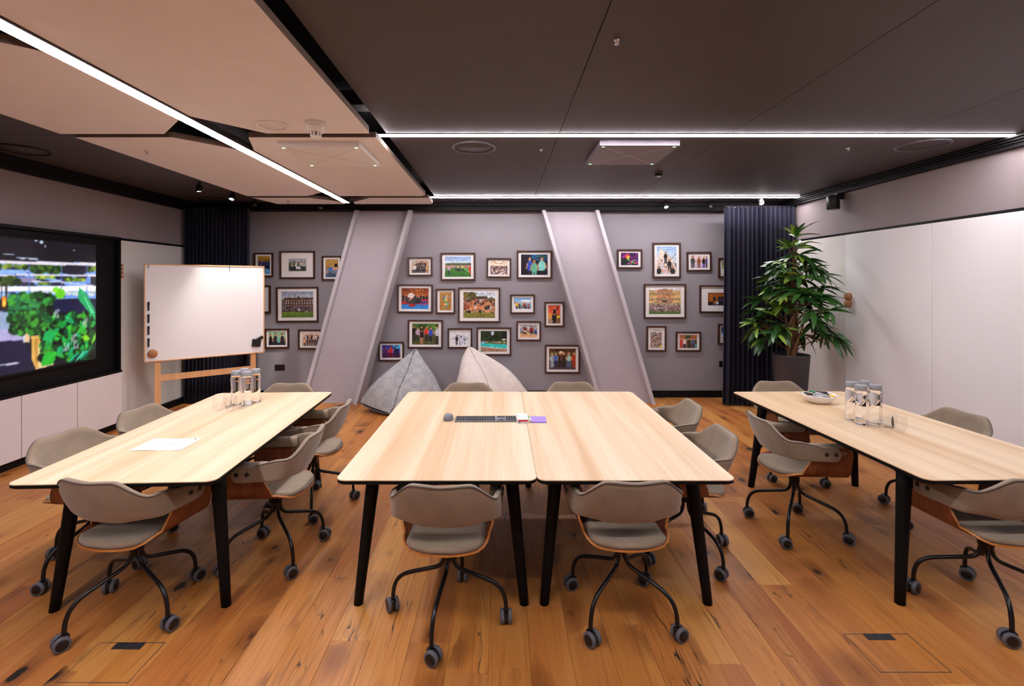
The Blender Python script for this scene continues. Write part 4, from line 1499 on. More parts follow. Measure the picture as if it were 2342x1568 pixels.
sp_([(-900, 474), (840, 480), (840, 496), (-900, 488)], '#D5CFE0')
sr_(-900, 576, 840, 614, '#EDEBF6'); sr_(300, 612, 520, 640, '#C7C6E6')
for x0, x1 in ((245, 420), (530, 665), (760, 840)):
    for k in range(int((x1 - x0) / 15)):
        sp_([(x0 + k * 15, 655), (x0 + k * 15 + 12, 655), (x0 + k * 15 + 20, 614), (x0 + k * 15 + 8, 614)], ['#CFD3C8', '#B9CCDA', '#DCD8C0', '#C3BEDC', '#9DB7B4'][k % 5])
for x in (232, 502, 742, -60, -300):
    sr_(x - 4, 400, x + 4, 690, '#5F78BE')
sp_([(250, 540), (500, 548), (840, 580), (840, 572), (500, 538), (250, 530)], '#CFC9DC')
sb_(-60, 500, 150, 560, ['#2C4414', '#4A6420', '#172A0C'], 60, 24, 20)
sr_(20, 550, 34, 770, '#3A2A18'); sr_(54, 560, 64, 770, '#2C2014')
se_(45, 700, 16, 44, '#F08A12'); se_(45, 712, 8, 26, '#FFD65A')
sp_([(430, 690), (840, 700), (840, 800), (430, 790)], '#14153A')
sr_(-900, 775, 190, 935, '#8FA0BE'); sr_(110, 775, 190, 925, '#6B7A9C'); sr_(-900, 765, 190, 782, '#2A2C40')
sp_([(-900, 935), (200, 925), (200, 1020), (-900, 1040)], '#A79FCB')
sp_([(-900, 1040), (200, 1018), (300, 1270), (-900, 1400)], '#1A1632')
sp_([(-100, 1222), (150, 1200), (155, 1212), (-100, 1234)], '#C9C4DE')
sr_(185, 820, 238, 1040, '#D9B988'); sr_(185, 820, 200, 1040, '#C7C2DA')
sb_(90, 640, 430, 960, GR, 240, 26, 24)
sb_(90, 640, 300, 800, ['#1E6A3C', '#2F8A4A', '#3E9A2C'], 40, 20, 16)
for (x, y, L_, a, wd_) in ((250, 760, 70, 1.9, 9), (290, 780, 90, 1.2, 9), (240, 700, 60, 2.4, 9), (330, 720, 80, .6, 26)):
    leaf_(x, y, L_, a, wd_, '#2C8A34', '#63C04A')
sp_([(245, 985), (330, 975), (300, 1265), (285, 1268), (250, 1180)], '#D8A650')
sp_([(300, 1060), (430, 1060), (430, 1230), (300, 1262)], '#E2C08A')
sp_([(270, 1020), (300, 1000), (298, 1255), (280, 1200)], '#B8853A')
sb_(330, 800, 835, 1190, GR + ['#030A05', '#050F08', '#02140A'], 300, 34, 30)
for k in range(46):
    leaf_(sv.uniform(340, 800), sv.uniform(830, 1190), sv.uniform(60, 120), sv.uniform(.1, 2.9), sv.uniform(14, 28), sv.choice(['#128A34', '#1E9E3C', '#0C5A26', '#159A5C', '#0A4420', '#2FB02E']), sv.choice(['#57D878', '#2BC070', '#8BE070', '#0A3A1C']))
for (x, y) in ((590, 1010), (520, 1080), (610, 1060), (430, 800), (700, 880)):
    for q in range(4):
        sp_([(x + q * 13, y + 40), (x + q * 13 + 6, y + 38), (x + q * 13 + 12, y - 36), (x + q * 13 + 8, y - 36)], ['#C9CCE0', '#E2E2EE'][q % 2])
for q in range(5):
    sp_([(560 + q * 34, 1215 - q * 5), (590 + q * 34, 1200 - q * 5), (665 + q * 30, 1130 - q * 6), (640 + q * 30, 1132 - q * 6)], ['#12B08A', '#0A5A40', '#4FE0B4'][q % 3])
se_(490, 640, 42, 44, '#62C41E'); se_(450, 605, 24, 26, '#7FDA2C')
sp_([(665, 585), (740, 640), (800, 730), (835, 800), (835, 870), (780, 810), (690, 720), (655, 680)], '#1FA05C')
sp_([(672, 596), (815, 800), (800, 808)], '#7ADFA8')
sp_([(780, 1075), (830, 960), (834, 1010)], '#8AD83A')
leaf_(335, 1020, 130, .45, 44, '#12A04E', '#2FC878'); leaf_(330, 1235, 170, .75, 52, '#20A82A', '#5BD84A'); leaf_(690, 1000, 90, -.2, 26, '#7CC820', '#A4E040')
sp_([(740, 1180), (840, 1080), (840, 1180)], '#0A0C0C')
sm = p.mesh('screen', tv_y1 - tv_y0, 1.235, M_screen, .06)
inst(sm, 'screen', tv, (.0412, 0, 0), (0, 0, PI / 2))

for k, (y0, y1, lab) in enumerate(((5.052, 5.642, 'pale low cabinet below the screen, nearest the whiteboard'),
                                   (4.462, 5.048, 'pale low cabinet below the screen, middle of the row'),
                                   (3.872, 4.458, 'pale low cabinet below the screen at the left frame edge'),
                                   (3.282, 3.868, 'pale low cabinet below the screen, outside the frame'))):
    t = thing('low_cabinet', lab, 'cabinet', (XL, (y0 + y1) / 2, .085), 0, 'pale cabinets under the screen')
    hwid = (y1 - y0) / 2
    MB().box(0.001, -hwid, 0, .078, hwid, .573).build('body', M_cab, t)
    MB().bbox(.080, -hwid + .002, 0, .098, hwid - .002, .571, .0015).build('door', M_cab, t)

for k in range(4):
    z = 1.7 + (645 - (606 + 8.5 * k)) * 5.68 / 1110
    o = MB().lathe([(0, .016), (.013, .016), (.016, .013), (.016, 0)], 20, M=RY(PI / 2)).build('magnet', M_cork, None, (XL + .0185, 5.735, z))
    tag(o, ['brown button magnet, topmost of four on the left panel', 'brown button magnet, second from top on the left panel', 'brown button magnet, third from top on the left panel', 'brown button magnet, lowest of four on the left panel'][k], 'magnet', 'button magnets on the left panel')
for k, z in enumerate((1.535, 1.45)):
    o = MB().lathe([(0, .04), (.036, .04), (.044, .032), (.044, 0)], 28, M=RY(-PI / 2)).build('cork_eraser', M_cork, None, (XR - .0225, 5.66, z))
    tag(o, ['round cork board eraser on the right wall, upper one', 'round cork board eraser on the right wall, lower one'][k], 'eraser', 'cork erasers on the right wall')

# wall speaker on the right
t = thing('wall_speaker', 'black cylindrical wall speaker under the right coving', 'speaker', (XR - .115, 5.80, 2.57))
MB().lathe([(.062, 0), (.068, .006), (.068, .155), (.064, .165), (0, .166)], 28).build('body', M_plast, t)
MB().bbox(.03, -.03, .12, .115, .03, .19, .006).build('bracket', M_plast, t)

# =================================================================== MOBILE WHITEBOARD
A, B_ = Vector((-4.25, 5.78, 0)), Vector((-3.225, 6.62, 0))
mid = (A + B_) / 2
dirv = (B_ - A).normalized()
wbang = math.atan2(dirv.y, dirv.x)
WBW = (B_ - A).length
t = thing('mobile_whiteboard', 'large mobile whiteboard with oak frame and stand', 'whiteboard', (mid.x, mid.y, 0), wbang)
hw = WBW / 2
zb, zt = .742, 1.918
MB().bbox(-hw + .012, -.012, zb + .012, hw - .012, .012, zt - .012, .002).build('board', M_wb, t)
mb = MB()
mb.bbox(-hw, -.017, zb, hw, .017, zb + .014, .002).bbox(-hw, -.017, zt - .014, hw, .017, zt, .002)
mb.bbox(-hw, -.017, zb, -hw + .014, .017, zt, .002).bbox(hw - .014, -.017, zb, hw, .017, zt, .002)
mb.build('board_frame', M_oakstand, t)
for s in (-1, 1):
    xx = s * (hw - .135)
    MB().bbox(xx - .032, -.0, .045, xx + .032, .034, .75, .003).build('post', M_oakstand, t)
    MB().bbox(xx - .03, -.26, 0.0, xx + .03, .26, .05, .004).build('foot', M_oakstand, t)
MB().bbox(-hw + .165, .004, .50, hw - .165, .030, .575, .003).build('crossbar', M_oakstand, t)
Mwb = T(mid.x, mid.y, 0) @ RZ(wbang)
for k, py in enumerate((700, 728, 755, 783)):
    z = 1.7 - (py - 645) * 5.8 / 1110
    mb = MB()
    mb.lathe([(.0, -.054), (.007, -.052), (.009, -.04), (.009, .02), (.0115, .022), (.0115, .050), (.0, .054)], 14)
    o = mb.build('marker', M_plast, None, tuple(Mwb @ Vector((-hw + .045, -.024, z))))
    tag(o, 'black marker clipped to the whiteboard edge, %s' % ('topmost of four', 'second from top', 'third from top', 'lowest of four')[k], 'marker', 'markers on the whiteboard')
o = MB().lathe([(0, .028), (.04, .028), (.05, .018), (.05, 0)], 28, M=RX(PI / 2)).build('board_eraser', M_cork, None, tuple(Mwb @ Vector((-hw + .085, -.0125, .845))), wbang)
tag(o, 'round cork eraser at the whiteboard bottom left corner', 'eraser')
mb = MB()
mb.bbox(-.062, -.03, -.05, .045, 0, .05, .006, M=RY(math.radians(6)))
mb.bbox(-.02, -.034, .015, .10, -.004, .055, .006, M=RY(math.radians(-28)))
o = mb.build('wiping_mitt', M_plast, None, tuple(Mwb @ Vector((hw - .095, -.0125, .885))), wbang)
tag(o, 'black wiping mitt stuck to the whiteboard bottom right corner', 'wipe')
for k, xx in enumerate((-hw + .045, hw - .42)):
    o = MB().bbox(-.006, -.022, -.045, .006, .022, .012, .002).build('hanging_clip', M_chrome, None, tuple(Mwb @ Vector((xx, 0, zt - .008))), wbang)
    tag(o, ['small metal clip on the whiteboard top edge, left one', 'small metal clip on the whiteboard top edge, right one'][k], 'clip', 'clips on the whiteboard')

# =================================================================== CURTAINS
def curtain(x0, x1, y, amp, folds, label, seed, flare=0.0):
    rr = random.Random(seed)
    n = folds * 10
    ph = [rr.uniform(-.5, .5) for _ in range(folds + 2)]
    am = [rr.uniform(.7, 1.25) for _ in range(folds + 2)]
    rows = 9
    vs, fs = [], []
    for r in range(rows):
        v = r / (rows - 1)
        z = 0.012 + (ZT - .012) * v
        for i in range(n + 1):
            u = i / n
            k = u * folds
            kk = int(k)
            q = k - kk
            a = am[kk] * (1 - q) + am[kk + 1] * q
            p_ = ph[kk] * (1 - q) + ph[kk + 1] * q
            sc_ = 1.0 + .25 * (1 - v)
            xx = x0 + (x1 - x0) * u + .012 * math.sin(4 * PI * k + p_) - flare * (1 - v) ** 2 * (.5 - u)
            yy = y + amp * a * sc_ * math.sin(2 * PI * k + p_ * .6) - .02 * (1 - v)
            vs.append((xx, yy, z))
    R = n + 1
    for r in range(rows - 1):
        for i in range(n):
            fs.append((r * R + i, r * R + i + 1, (r + 1) * R + i + 1, (r + 1) * R + i))
    t = thing('curtain', label, 'curtain', (0, 0, 0))
    o = MB().add(vs, fs, 0, True).build('drape', M_curt, t)
    sd = o.modifiers.new('thick', 'SOLIDIFY')
    sd.thickness = .004
    t2 = MB().bbox(x0, y - .012, ZT - .004, x1 + .05, y + .012, ZT + .015, .002)
    t2.build('rail', M_coving, t)
    for k in range(6):
        xx = x0 + .05 + k * .045
        MB().lathe([(0, .004), (.004, .002), (.004, -.012), (0, -.013)], 8, M=T(xx, y - .02, ZT - .006)).build('glider', M_chrome, t)
    return t


curtain(-4.46, -3.53, 6.83, .040, 17, 'navy pleated curtain behind the whiteboard', 2)
curtain(3.10, 4.05, 6.72, .045, 15, 'navy pleated curtain behind the potted tree', 4, .06)

# =================================================================== BEAN BAGS
def beanbag(name, label, corners, faces, bulge, mat, pipe_mat, pipes, seed, pipe_r=.009):
    rr = np.random.RandomState(seed)
    Cn = [Vector(c) for c in corners]
    cen = sum(Cn, Vector()) / len(Cn)
    N = 12
    mb = MB()

    def sm(p):
        d = Vector((math.sin(p.x * 9 + seed) + math.sin(p.z * 13 + p.y * 7), math.sin(p.y * 11 + p.x * 6), math.sin(p.x * 8 + p.y * 9) * .6))
        return p + d * .010

    def pt(a, b_, c, n, ia, ib, ic, amt):
        p = a * ia + b_ * ib + c * ic
        k = max(0.0, 27 * ia * ib * ic)
        e = 4 * max(ia * ib, ib * ic, ia * ic)
        edge = .30 * math.sqrt(max(0, e))
        # soft edges lean outwards from the centre, faces puff along their normal
        out = (p - cen)
        out = out / max(out.length, 1e-4)
        q = p + n * (amt * k ** .7) + out * (amt * .55 * edge)
        q = sm(q)
        q.z = max(q.z, 0.002)
        return q
    for (i, j, k, amt) in faces:
        a, b_, c = Cn[i], Cn[j], Cn[k]
        n = (b_ - a).cross(c - a).normalized()
        if n.dot((a + b_ + c) / 3 - cen) < 0:
            n = -n
        idx, vs = {}, []
        for r in range(N + 1):
            for s in range(N + 1 - r):
                ib, ic = r / N, s / N
                idx[(r, s)] = len(vs)
                vs.append(tuple(pt(a, b_, c, n, 1 - ib - ic, ib, ic, amt)))
        fs = []
        for r in range(N):
            for s in range(N - r):
                fs.append((idx[(r, s)], idx[(r + 1, s)], idx[(r, s + 1)]))
                if r + s < N - 1:
                    fs.append((idx[(r + 1, s)], idx[(r + 1, s + 1)], idx[(r, s + 1)]))
        mb.add(vs, fs, 0, True)
    t = thing(name, label, 'bean bag', (cen.x, cen.y, 0))
    M = T(-cen.x, -cen.y, 0)
    mb.v = [tuple(M @ Vector(v)) for v in mb.v]
    body = mb.build('cover', mat, t)
    bm = bmesh.new()
    bm.from_mesh(body.data)
    bmesh.ops.remove_doubles(bm, verts=bm.verts, dist=.004)
    for _ in range(2):
        bmesh.ops.smooth_vert(bm, verts=bm.verts, factor=.3, use_axis_x=True, use_axis_y=True, use_axis_z=True)
    bm.to_mesh(body.data)
    bm.free()
    for (i, j) in pipes:
        pts = []
        for r in range(25):
            q = r / 24
            p = pt(Cn[i], Cn[j], Cn[j], Vector((0, 0, 1)), 1 - q, q, 0, bulge)
            ok, loc, nrm, _ = body.closest_point_on_mesh(M @ p)
            pts.append(tuple((loc + nrm * (pipe_r * .4)) if ok else M @ p))
        MB().tube(pts, pipe_r, 6).build('seam', pipe_mat, t)
    return t


def weave(name, c1, c2, sc_):
    m = bpy.data.materials.new(name)
    m.use_nodes = True
    nt = m.node_tree
    b = nt.nodes['Principled BSDF']
    tc = nt.nodes.new('ShaderNodeTexCoord')
    ch = nt.nodes.new('ShaderNodeTexChecker')
    ch.inputs['Scale'].default_value = sc_
    ch.inputs['Color1'].default_value = lin(c1) + (1,)
    ch.inputs['Color2'].default_value = lin(c2) + (1,)
    nz = nt.nodes.new('ShaderNodeTexNoise')
    nz.inputs['Scale'].default_value = 110
    mx = nt.nodes.new('ShaderNodeMix')
    mx.data_type = 'RGBA'
    mx.blend_type = 'OVERLAY'
    mx.inputs[0].default_value = .55
    nt.links.new(tc.outputs['Object'], ch.inputs['Vector'])
    nt.links.new(tc.outputs['Object'], nz.inputs['Vector'])
    nt.links.new(ch.outputs['Color'], mx.inputs[6])
    nt.links.new(nz.outputs['Fac'], mx.inputs[7])
    nt.links.new(mx.outputs[2], b.inputs['Base Color'])
    b.inputs['Roughness'].default_value = .95
    bp = nt.nodes.new('ShaderNodeBump')
    bp.inputs['Strength'].default_value = .35
    bp.inputs['Distance'].default_value = .006
    nt.links.new(nz.outputs['Fac'], bp.inputs['Height'])
    nt.links.new(bp.outputs[0], b.inputs['Normal'])
    return m


M_bagg = weave('bag_grey_weave', '#98989B', '#A3A2A4', 9)
M_bagw = pm('bag_cream_linen', '#CFC4BE', .95, var=.06, scale=14, bump=.15, bscale=300)
M_pipeg = pm('bag_piping_mottled', '#77787E', .9, var=.9, scale=70, detail=1)
M_pipew = pm('bag_piping_taupe', '#A08F84', .9, var=.1, scale=60)
# corners: peak, left, right, back, front
beanbag('bean_bag', 'grey woven bean bag with mottled piping', [(-1.17, 6.72, .80), (-1.86, 6.33, .13), (-.70, 6.50, .08), (-1.25, 6.94, .04), (-1.40, 6.12, .03)],
        [(0, 1, 4, .15), (0, 4, 2, .15), (0, 2, 3, .08), (0, 3, 1, .06), (1, 3, 4, .06), (3, 2, 4, .06)], .15, M_bagg, M_pipeg, [(0, 1), (0, 4), (0, 2), (1, 4)], 1, .0085)
beanbag('bean_bag', 'cream linen bean bag with a pointed top', [(-.455, 6.80, .83), (-.62, 6.40, .06), (.52, 6.55, .05), (0.0, 6.94, .03), (.02, 6.15, .02)],
        [(0, 1, 4, .22), (0, 4, 2, .22), (0, 2, 3, .10), (0, 3, 1, .08), (1, 3, 4, .08), (3, 2, 4, .08)], .22, M_bagw, M_pipew, [(0, 4), (0, 1)], 3, .004)

# =================================================================== POTTED TREE
PX, PY = 3.44, 5.75
t = thing('potted_tree', 'tall leafy tree in a dark grey planter by the right curtain', 'plant', (PX, PY, 0))
M_pot = pm('planter_charcoal', '#3B393F', .5, var=.05, scale=10)
M_soil = pm('soil_brown', '#2A1C14', .95, var=.3, scale=60, bump=.4)
M_bark = pm('bark_tan', '#7A5337', .9, var=.3, scale=20, bump=.5, bscale=60, stretch=(3, 3, .5))
MB().lathe([(.0, 0), (.135, 0), (.142, .01), (.196, .835), (.200, .845), (.192, .85), (.184, .845), (.178, .79), (0, .79)], 40).build('planter', M_pot, t)
MB().lathe([(.178, .785), (.1, .80), (0, .805)], 24, cap=False).build('soil', M_soil, t)
rr = random.Random(21)
for k in range(6):
    a0 = 2 * PI * k / 6
    pts, rs = [], []
    top = (2.2, 1.5, 1.35, 1.6, 1.25, 1.4)[k]
    for i in range(14):
        q = i / 13
        z = .79 + (top - .79) * q
        a = a0 + q * 2.2
        r = .034 * (1 - q) ** .5 + (.01 if k == 0 else .05 + .10 * max(0, q - .4)) * q
        if k == 0:
            r = .02 * (1 - q)
        pts.append((r * math.cos(a) + .04 * q, r * math.sin(a), z))
        rs.append((.022 if k == 0 else .017) * (1 - .65 * q) + .003)
    MB().tube(pts, rs, 8).build('stem', M_bark, t)


def leaf_mat(name, c1, c2):
    m = bpy.data.materials.new(name)
    m.use_nodes = True
    nt = m.node_tree
    b = nt.nodes['Principled BSDF']
    oi = nt.nodes.new('ShaderNodeObjectInfo')
    tc = nt.nodes.new('ShaderNodeTexCoord')
    nz = nt.nodes.new('ShaderNodeTexNoise')
    nz.inputs['Scale'].default_value = 12
    nt.links.new(tc.outputs['Object'], nz.inputs['Vector'])
    ad = nt.nodes.new('ShaderNodeMath')
    ad.operation = 'MULTIPLY_ADD'
    ad.inputs[1].default_value = .3
    nt.links.new(nz.outputs['Fac'], ad.inputs[0])
    ml = nt.nodes.new('ShaderNodeMath')
    ml.operation = 'MULTIPLY'
    ml.inputs[1].default_value = .75
    nt.links.new(oi.outputs['Random'], ml.inputs[0])
    nt.links.new(ml.outputs[0], ad.inputs[2])
    rp = nt.nodes.new('ShaderNodeValToRGB')
    rp.color_ramp.elements[0].color = lin(c1) + (1,)
    rp.color_ramp.elements[1].color = lin(c2) + (1,)
    nt.links.new(ad.outputs[0], rp.inputs[0])
    nt.links.new(rp.outputs[0], b.inputs['Base Color'])
    b.inputs['Roughness'].default_value = .32
    return m


M_leafd = leaf_mat('leaf_dark', '#1B3A17', '#3F7030')
M_leafl = leaf_mat('leaf_light', '#5E8C2A', '#B0CF58')


def leaf_mesh(L, Wd, droop, mat):
    mb = MB()
    vs, fs = [], []
    K = 8
    for i in range(K + 1):
        q = i / K
        wq = Wd * max(0.0, math.sin(PI * q ** .85)) ** .8 * (1 if i not in (0, K) else 0) + .0012
        x = L * q
        z = -droop * q * q * L
        vs += [(x, -wq, z + wq * .28), (x, 0, z), (x, wq, z + wq * .28)]
    for i in range(K):
        a = 3 * i
        fs += [(a, a + 3, a + 4, a + 1), (a + 1, a + 4, a + 5, a + 2)]
    mb.add(vs, fs, 0, True)
    return mb.mesh('leaf', mat)


LM = [leaf_mesh(.25, .030, .30, M_leafd), leaf_mesh(.21, .027, .15, M_leafd), leaf_mesh(.27, .030, .45, M_leafd), leaf_mesh(.19, .025, .2, M_leafl)]
count = 0
extra = MB()
XMAX = 3.96
# whorls of leaves follow the conical crown; the lowest tiers droop
tiers = [(2.22, .02, 1), (2.10, .06, 3), (1.98, .13, 4), (1.86, .19, 5), (1.74, .24, 6), (1.62, .29, 7), (1.50, .33, 8), (1.38, .37, 8), (1.26, .40, 9), (1.17, .42, 9), (1.08, .40, 8)]
whorls = []
for ti, (z, r, n) in enumerate(tiers):
    for k in range(n):
        a = 2 * PI * (k + .37 * ti) / n + rr.uniform(-.25, .25)
        inner = r > .2 and k % 3 == 2
        rad = r * (rr.uniform(.35, .6) if inner else rr.uniform(.8, 1.1))
        if ti >= 8 and abs(math.cos(a)) < .6:
            continue
        whorls.append((ti, z + rr.uniform(-.05, .05), r, a, rad))
# the whorls nearest the viewer first: their leaves are the ones built singly
whorls.sort(key=lambda q: math.sin(q[3]) * q[4] - (1 if q[0] < 3 else 0))
for (ti, cz, r, a, rad) in whorls:
    cx, cy = .04 + rad * math.cos(a), rad * math.sin(a)
    if cx + PX > 3.90:
        cx = 3.90 - PX - rr.uniform(0, .06)
    if r > .03:
        MB().tube([(.03, 0, cz - .10 - rad * .25), (cx * .5 + .015, cy * .5, cz - .06), (cx, cy, cz)], [.007, .005, .003], 6).build('twig', M_bark, t)
    nl = 9 if ti > 0 else 11
    for q in range(nl):
        b_ = 2 * PI * q / nl + rr.uniform(-.3, .3)
        pitch = rr.uniform(-.45, .40) + (.75 if ti == 0 else .45 if ti == 1 else 0) - (.30 if ti >= 9 else 0)
        kx = .7 if r > .03 else 0
        yaw = math.atan2(math.sin(b_) + kx * math.sin(a), math.cos(b_) + kx * math.cos(a))
        if PX + cx + .27 * math.cos(yaw) * math.cos(pitch) > XMAX:
            lim = max(-1, min(1, (XMAX - PX - cx) / .28))
            yaw = math.acos(lim) * (1 if math.sin(yaw) > 0 else -1)
        light = (cx < .05 and rr.random() < .26) or rr.random() < .05 or (ti < 2 and rr.random() < .5)
        me = LM[3] if light else LM[rr.randint(0, 2)]
        rot = (rr.uniform(-.6, .6), -pitch, yaw)
        if count < 299:
            inst(me, 'leaf', t, (cx, cy, cz), rot)
            count += 1
        else:
            from mathutils import Euler
            Mx = T(cx, cy, cz) @ Euler(rot).to_matrix().to_4x4()
            extra.add([v.co for v in me.vertices], [tuple(pp_.vertices) for pp_ in me.polygons], 1 if light else 0, True, Mx)
fo = extra.build('foliage', [M_leafd, M_leafl], t)
fo['kind'] = 'stuff'

# =================================================================== TABLE ITEMS
TZ = 0.740


def bottle(x, y, label, k):
    tt = thing('water_bottle', label, 'bottle', (x, y, TZ + .0004), 0.4 * k, 'water bottles with grey caps')
    MB().lathe([(0, 0), (.036, 0), (.0395, .006), (.040, .03), (.0365, .09), (.0362, .14), (.0385, .19), (.040, .212), (.036, .224), (.030, .228), (0, .228)], 32, cap=False).build('body', M_water, tt)
    MB().lathe([(0, .229), (.036, .229), (.0365, .231), (.0365, .262), (.034, .265), (0, .265)], 32, cap=False).build('cap', M_grey, tt)
    # dark slanted print on the side facing the seats
    ang = -1.92 - .4 * k
    for pts in ([(-.35, .128), (.0, .128), (.5, .128), (.5, .166), (.1, .147)], [(-.62, .128), (-.48, .128), (.0, .1535), (.5, .177), (.5, .183), (.0, .159)]):
        if x < 0:
            break
        vs = []
        for a, z in pts:
            rr_ = .0376 + (.0012 if z > .16 else 0)
            vs.append((rr_ * math.cos(ang + a), rr_ * math.sin(ang + a), z))
        MB().add(vs, [tuple(range(len(vs)))]).build('logo', M_plast, tt)
    return tt


def tumbler(x, y, label):
    tt = MB().lathe([(0, 0), (.026, 0), (.030, .003), (.040, .035), (.0415, .06), (.037, .105), (.0362, .106), (.0353, .105), (.0395, .06), (.038, .036), (.027, .012), (0, .009)], 32, cap=False).build('glass_tumbler', M_glass, None, (x, y, TZ + .0004))
    return tag(tt, label, 'glass', 'glass tumblers')


for k, (x, y, lab) in enumerate(((2.452, 3.39, 'clear water bottle with grey cap on the right table, leftmost of four'),
                                 (2.440, 3.285, 'clear water bottle with grey cap on the right table, nearest the camera'),
                                 (2.548, 3.300, 'clear water bottle with grey cap on the right table, rightmost of four'),
                                 (2.568, 3.415, 'clear water bottle with grey cap on the right table, hindmost of four'),
                                 (-1.984, 3.79, 'clear water bottle with grey cap on the left table, nearest the camera'),
                                 (-1.965, 3.89, 'clear water bottle with grey cap on the left table, rightmost of four'),
                                 (-2.077, 3.81, 'clear water bottle with grey cap on the left table, leftmost of four'),
                                 (-2.065, 3.91, 'clear water bottle with grey cap on the left table, hindmost of four'))):
    bottle(x, y, lab, k)
for (x, y, lab) in ((2.455, 3.195, 'clear glass tumbler on the right table, beside the bottles'),
                    (2.461, 3.100, 'clear glass tumbler on the right table, nearest the camera'),
                    (2.560, 3.115, 'clear glass tumbler on the right table, rightmost'),
                    (2.572, 3.21, 'clear glass tumbler on the right table, hindmost'),
                    (-2.112, 3.637, 'clear glass tumbler on the left table, leftmost'),
                    (-2.012, 3.622, 'clear glass tumbler on the left table, nearest the camera'),
                    (-1.982, 3.705, 'clear glass tumbler on the left table, beside the bottles'),
                    (-2.085, 3.725, 'clear glass tumbler on the left table, hindmost')):
    tumbler(x, y, lab)

# bowl of pens
BX, BY = 2.53, 3.86
mb = MB()
n, rows = 48, 9
vs, fs = [], []


def bowl_r(a, q):
    # four soft points, two long ones
    c4 = abs(math.cos(a)) ** 1.7
    r = .075 + .058 * c4
    base = .035
    return base + (r - base) * q ** .75


for side in (0, 1):
    for i in range(rows):
        q = i / (rows - 1)
        for k in range(n):
            a = 2 * PI * k / n
            r = bowl_r(a, q) - (.005 if side else 0)
            z = (.060 * q ** 1.6 + .014 * q ** 2 * abs(math.cos(a)) ** 3) + (.006 * (1 - q) if side else 0)
            vs.append((r * math.cos(a), r * math.sin(a), z))
for side in (0, 1):
    o = side * rows * n
    for i in range(rows - 1):
        for k in range(n):
            j = (k + 1) % n
            fs.append((o + i * n + k, o + i * n + j, o + (i + 1) * n + j, o + (i + 1) * n + k))
    fs.append(tuple(o + k for k in range(n)))
for k in range(n):
    j = (k + 1) % n
    fs.append(((rows - 1) * n + k, (rows - 1) * n + j, rows * n + (rows - 1) * n + j, rows * n + (rows - 1) * n + k))
mb.add(vs, fs, 0, True)
M_cer = pm('white_ceramic', '#E6E0DC', .25, var=.01, scale=20)
tag(mb.build('pen_bowl', M_cer, None, (BX, BY, TZ), -.15), 'white boat-shaped bowl heaped with pens on the right table', 'bowl')
M_pk = {'black': pm('pen_black', '#17171A', .4), 'white': pm('pen_white', '#E4E4E8', .35, var=.02), 'green': pm('pen_green', '#0F7A55', .4), 'yellow': pm('pen_yellow', '#F2C812', .4),
        'grey': pm('pen_grey', '#9A9CA4', .4)}


def pen(x, y, z, yaw, pitch, body, cap, label, L=.135):
    tt = thing('marker_pen', label, 'pen', (x, y, z))
    tt.rotation_euler = (0, -pitch, yaw)
    MB().lathe([(0, -L / 2), (.006, -L / 2), (.0065, -L / 2 + .004), (.0065, L * .14), (0, L * .14)], 12, M=RY(PI / 2), cap=False).build('barrel', M_pk[body], tt)
    MB().lathe([(.0072, L * .13), (.0072, L / 2 - .006), (.005, L / 2), (0, L / 2)], 12, M=RY(PI / 2), cap=False).build('cap', M_pk[cap], tt)
    return tt


for (dx, dy, dz, yaw, pi_, bd, cp, lab) in (
        (-.035, .0, .052, .25, .05, 'white', 'black', 'white pen with black cap lying in the bowl, left side'),
        (-.02, .03, .058, 2.8, .12, 'black', 'black', 'black pen at the back of the bowl'),
        (.0, -.02, .056, -.3, -.04, 'white', 'grey', 'white pen with grey cap at the front of the bowl'),
        (.01, .012, .074, 2.55, .1, 'black', 'green', 'black pen with a green cap on top of the bowl heap'),
        (.045, -.012, .066, -.55, -.12, 'white', 'yellow', 'white highlighter with a yellow cap poking out of the bowl'),
        (.05, .03, .070, -.28, .02, 'grey', 'white', 'grey pen with white cap poking out of the bowl on the right'),
        (-.045, -.012, .066, 3.3, .05, 'grey', 'black', 'grey pen with black cap leaning in the bowl'),
        (.02, .045, .074, 2.7, .0, 'black', 'grey', 'black pen with grey cap across the back of the bowl')):
    pen(BX + dx, BY + dy, TZ + dz + .004, yaw, pi_, bd, cp, lab)

# paper sheet with faint print
mb = MB()
nx = 12
vs, fs = [], []
for i in range(nx + 1):
    u = i / nx
    for j in (0, 1):
        vs.append((-.145 + .29 * u, -.105 + .21 * j, .0008 + .0022 * (math.sin(u * 7 + j) + 1) * .5))
for i in range(nx):
    fs.append((2 * i, 2 * i + 2, 2 * i + 3, 2 * i + 1))
M_paper = pm('paper_white', '#EEF0F6', .8, var=.01)
M_ink = pm('faint_ink', '#B9BCCB', .8, var=.1)
tt = thing('paper_sheet', 'white printed paper sheet on the left table', 'paper', (-1.974, 2.873, TZ), math.radians(2))
mb.add(vs, fs, 0, True)
sheet = mb.build('sheet', M_paper, tt)
ink = MB()
rp_ = random.Random(8)
for k in range(9):
    y = .07 - k * .016
    x = -.12
    while x < .1:
        l = rp_.uniform(.012, .03)
        ink.add([(x, y - .0025, .0036), (x + l, y - .0025, .0036), (x + l, y + .0025, .0036), (x, y + .0025, .0036)], [(0, 1, 2, 3)])
        x += l + .006
ink.build('text_lines', M_ink, tt)
MB().lathe([(0, .0042), (.006, .0042), (.006, .003)], 12, M=T(.115, .085, 0)).build('print_mark', M_plast, tt)

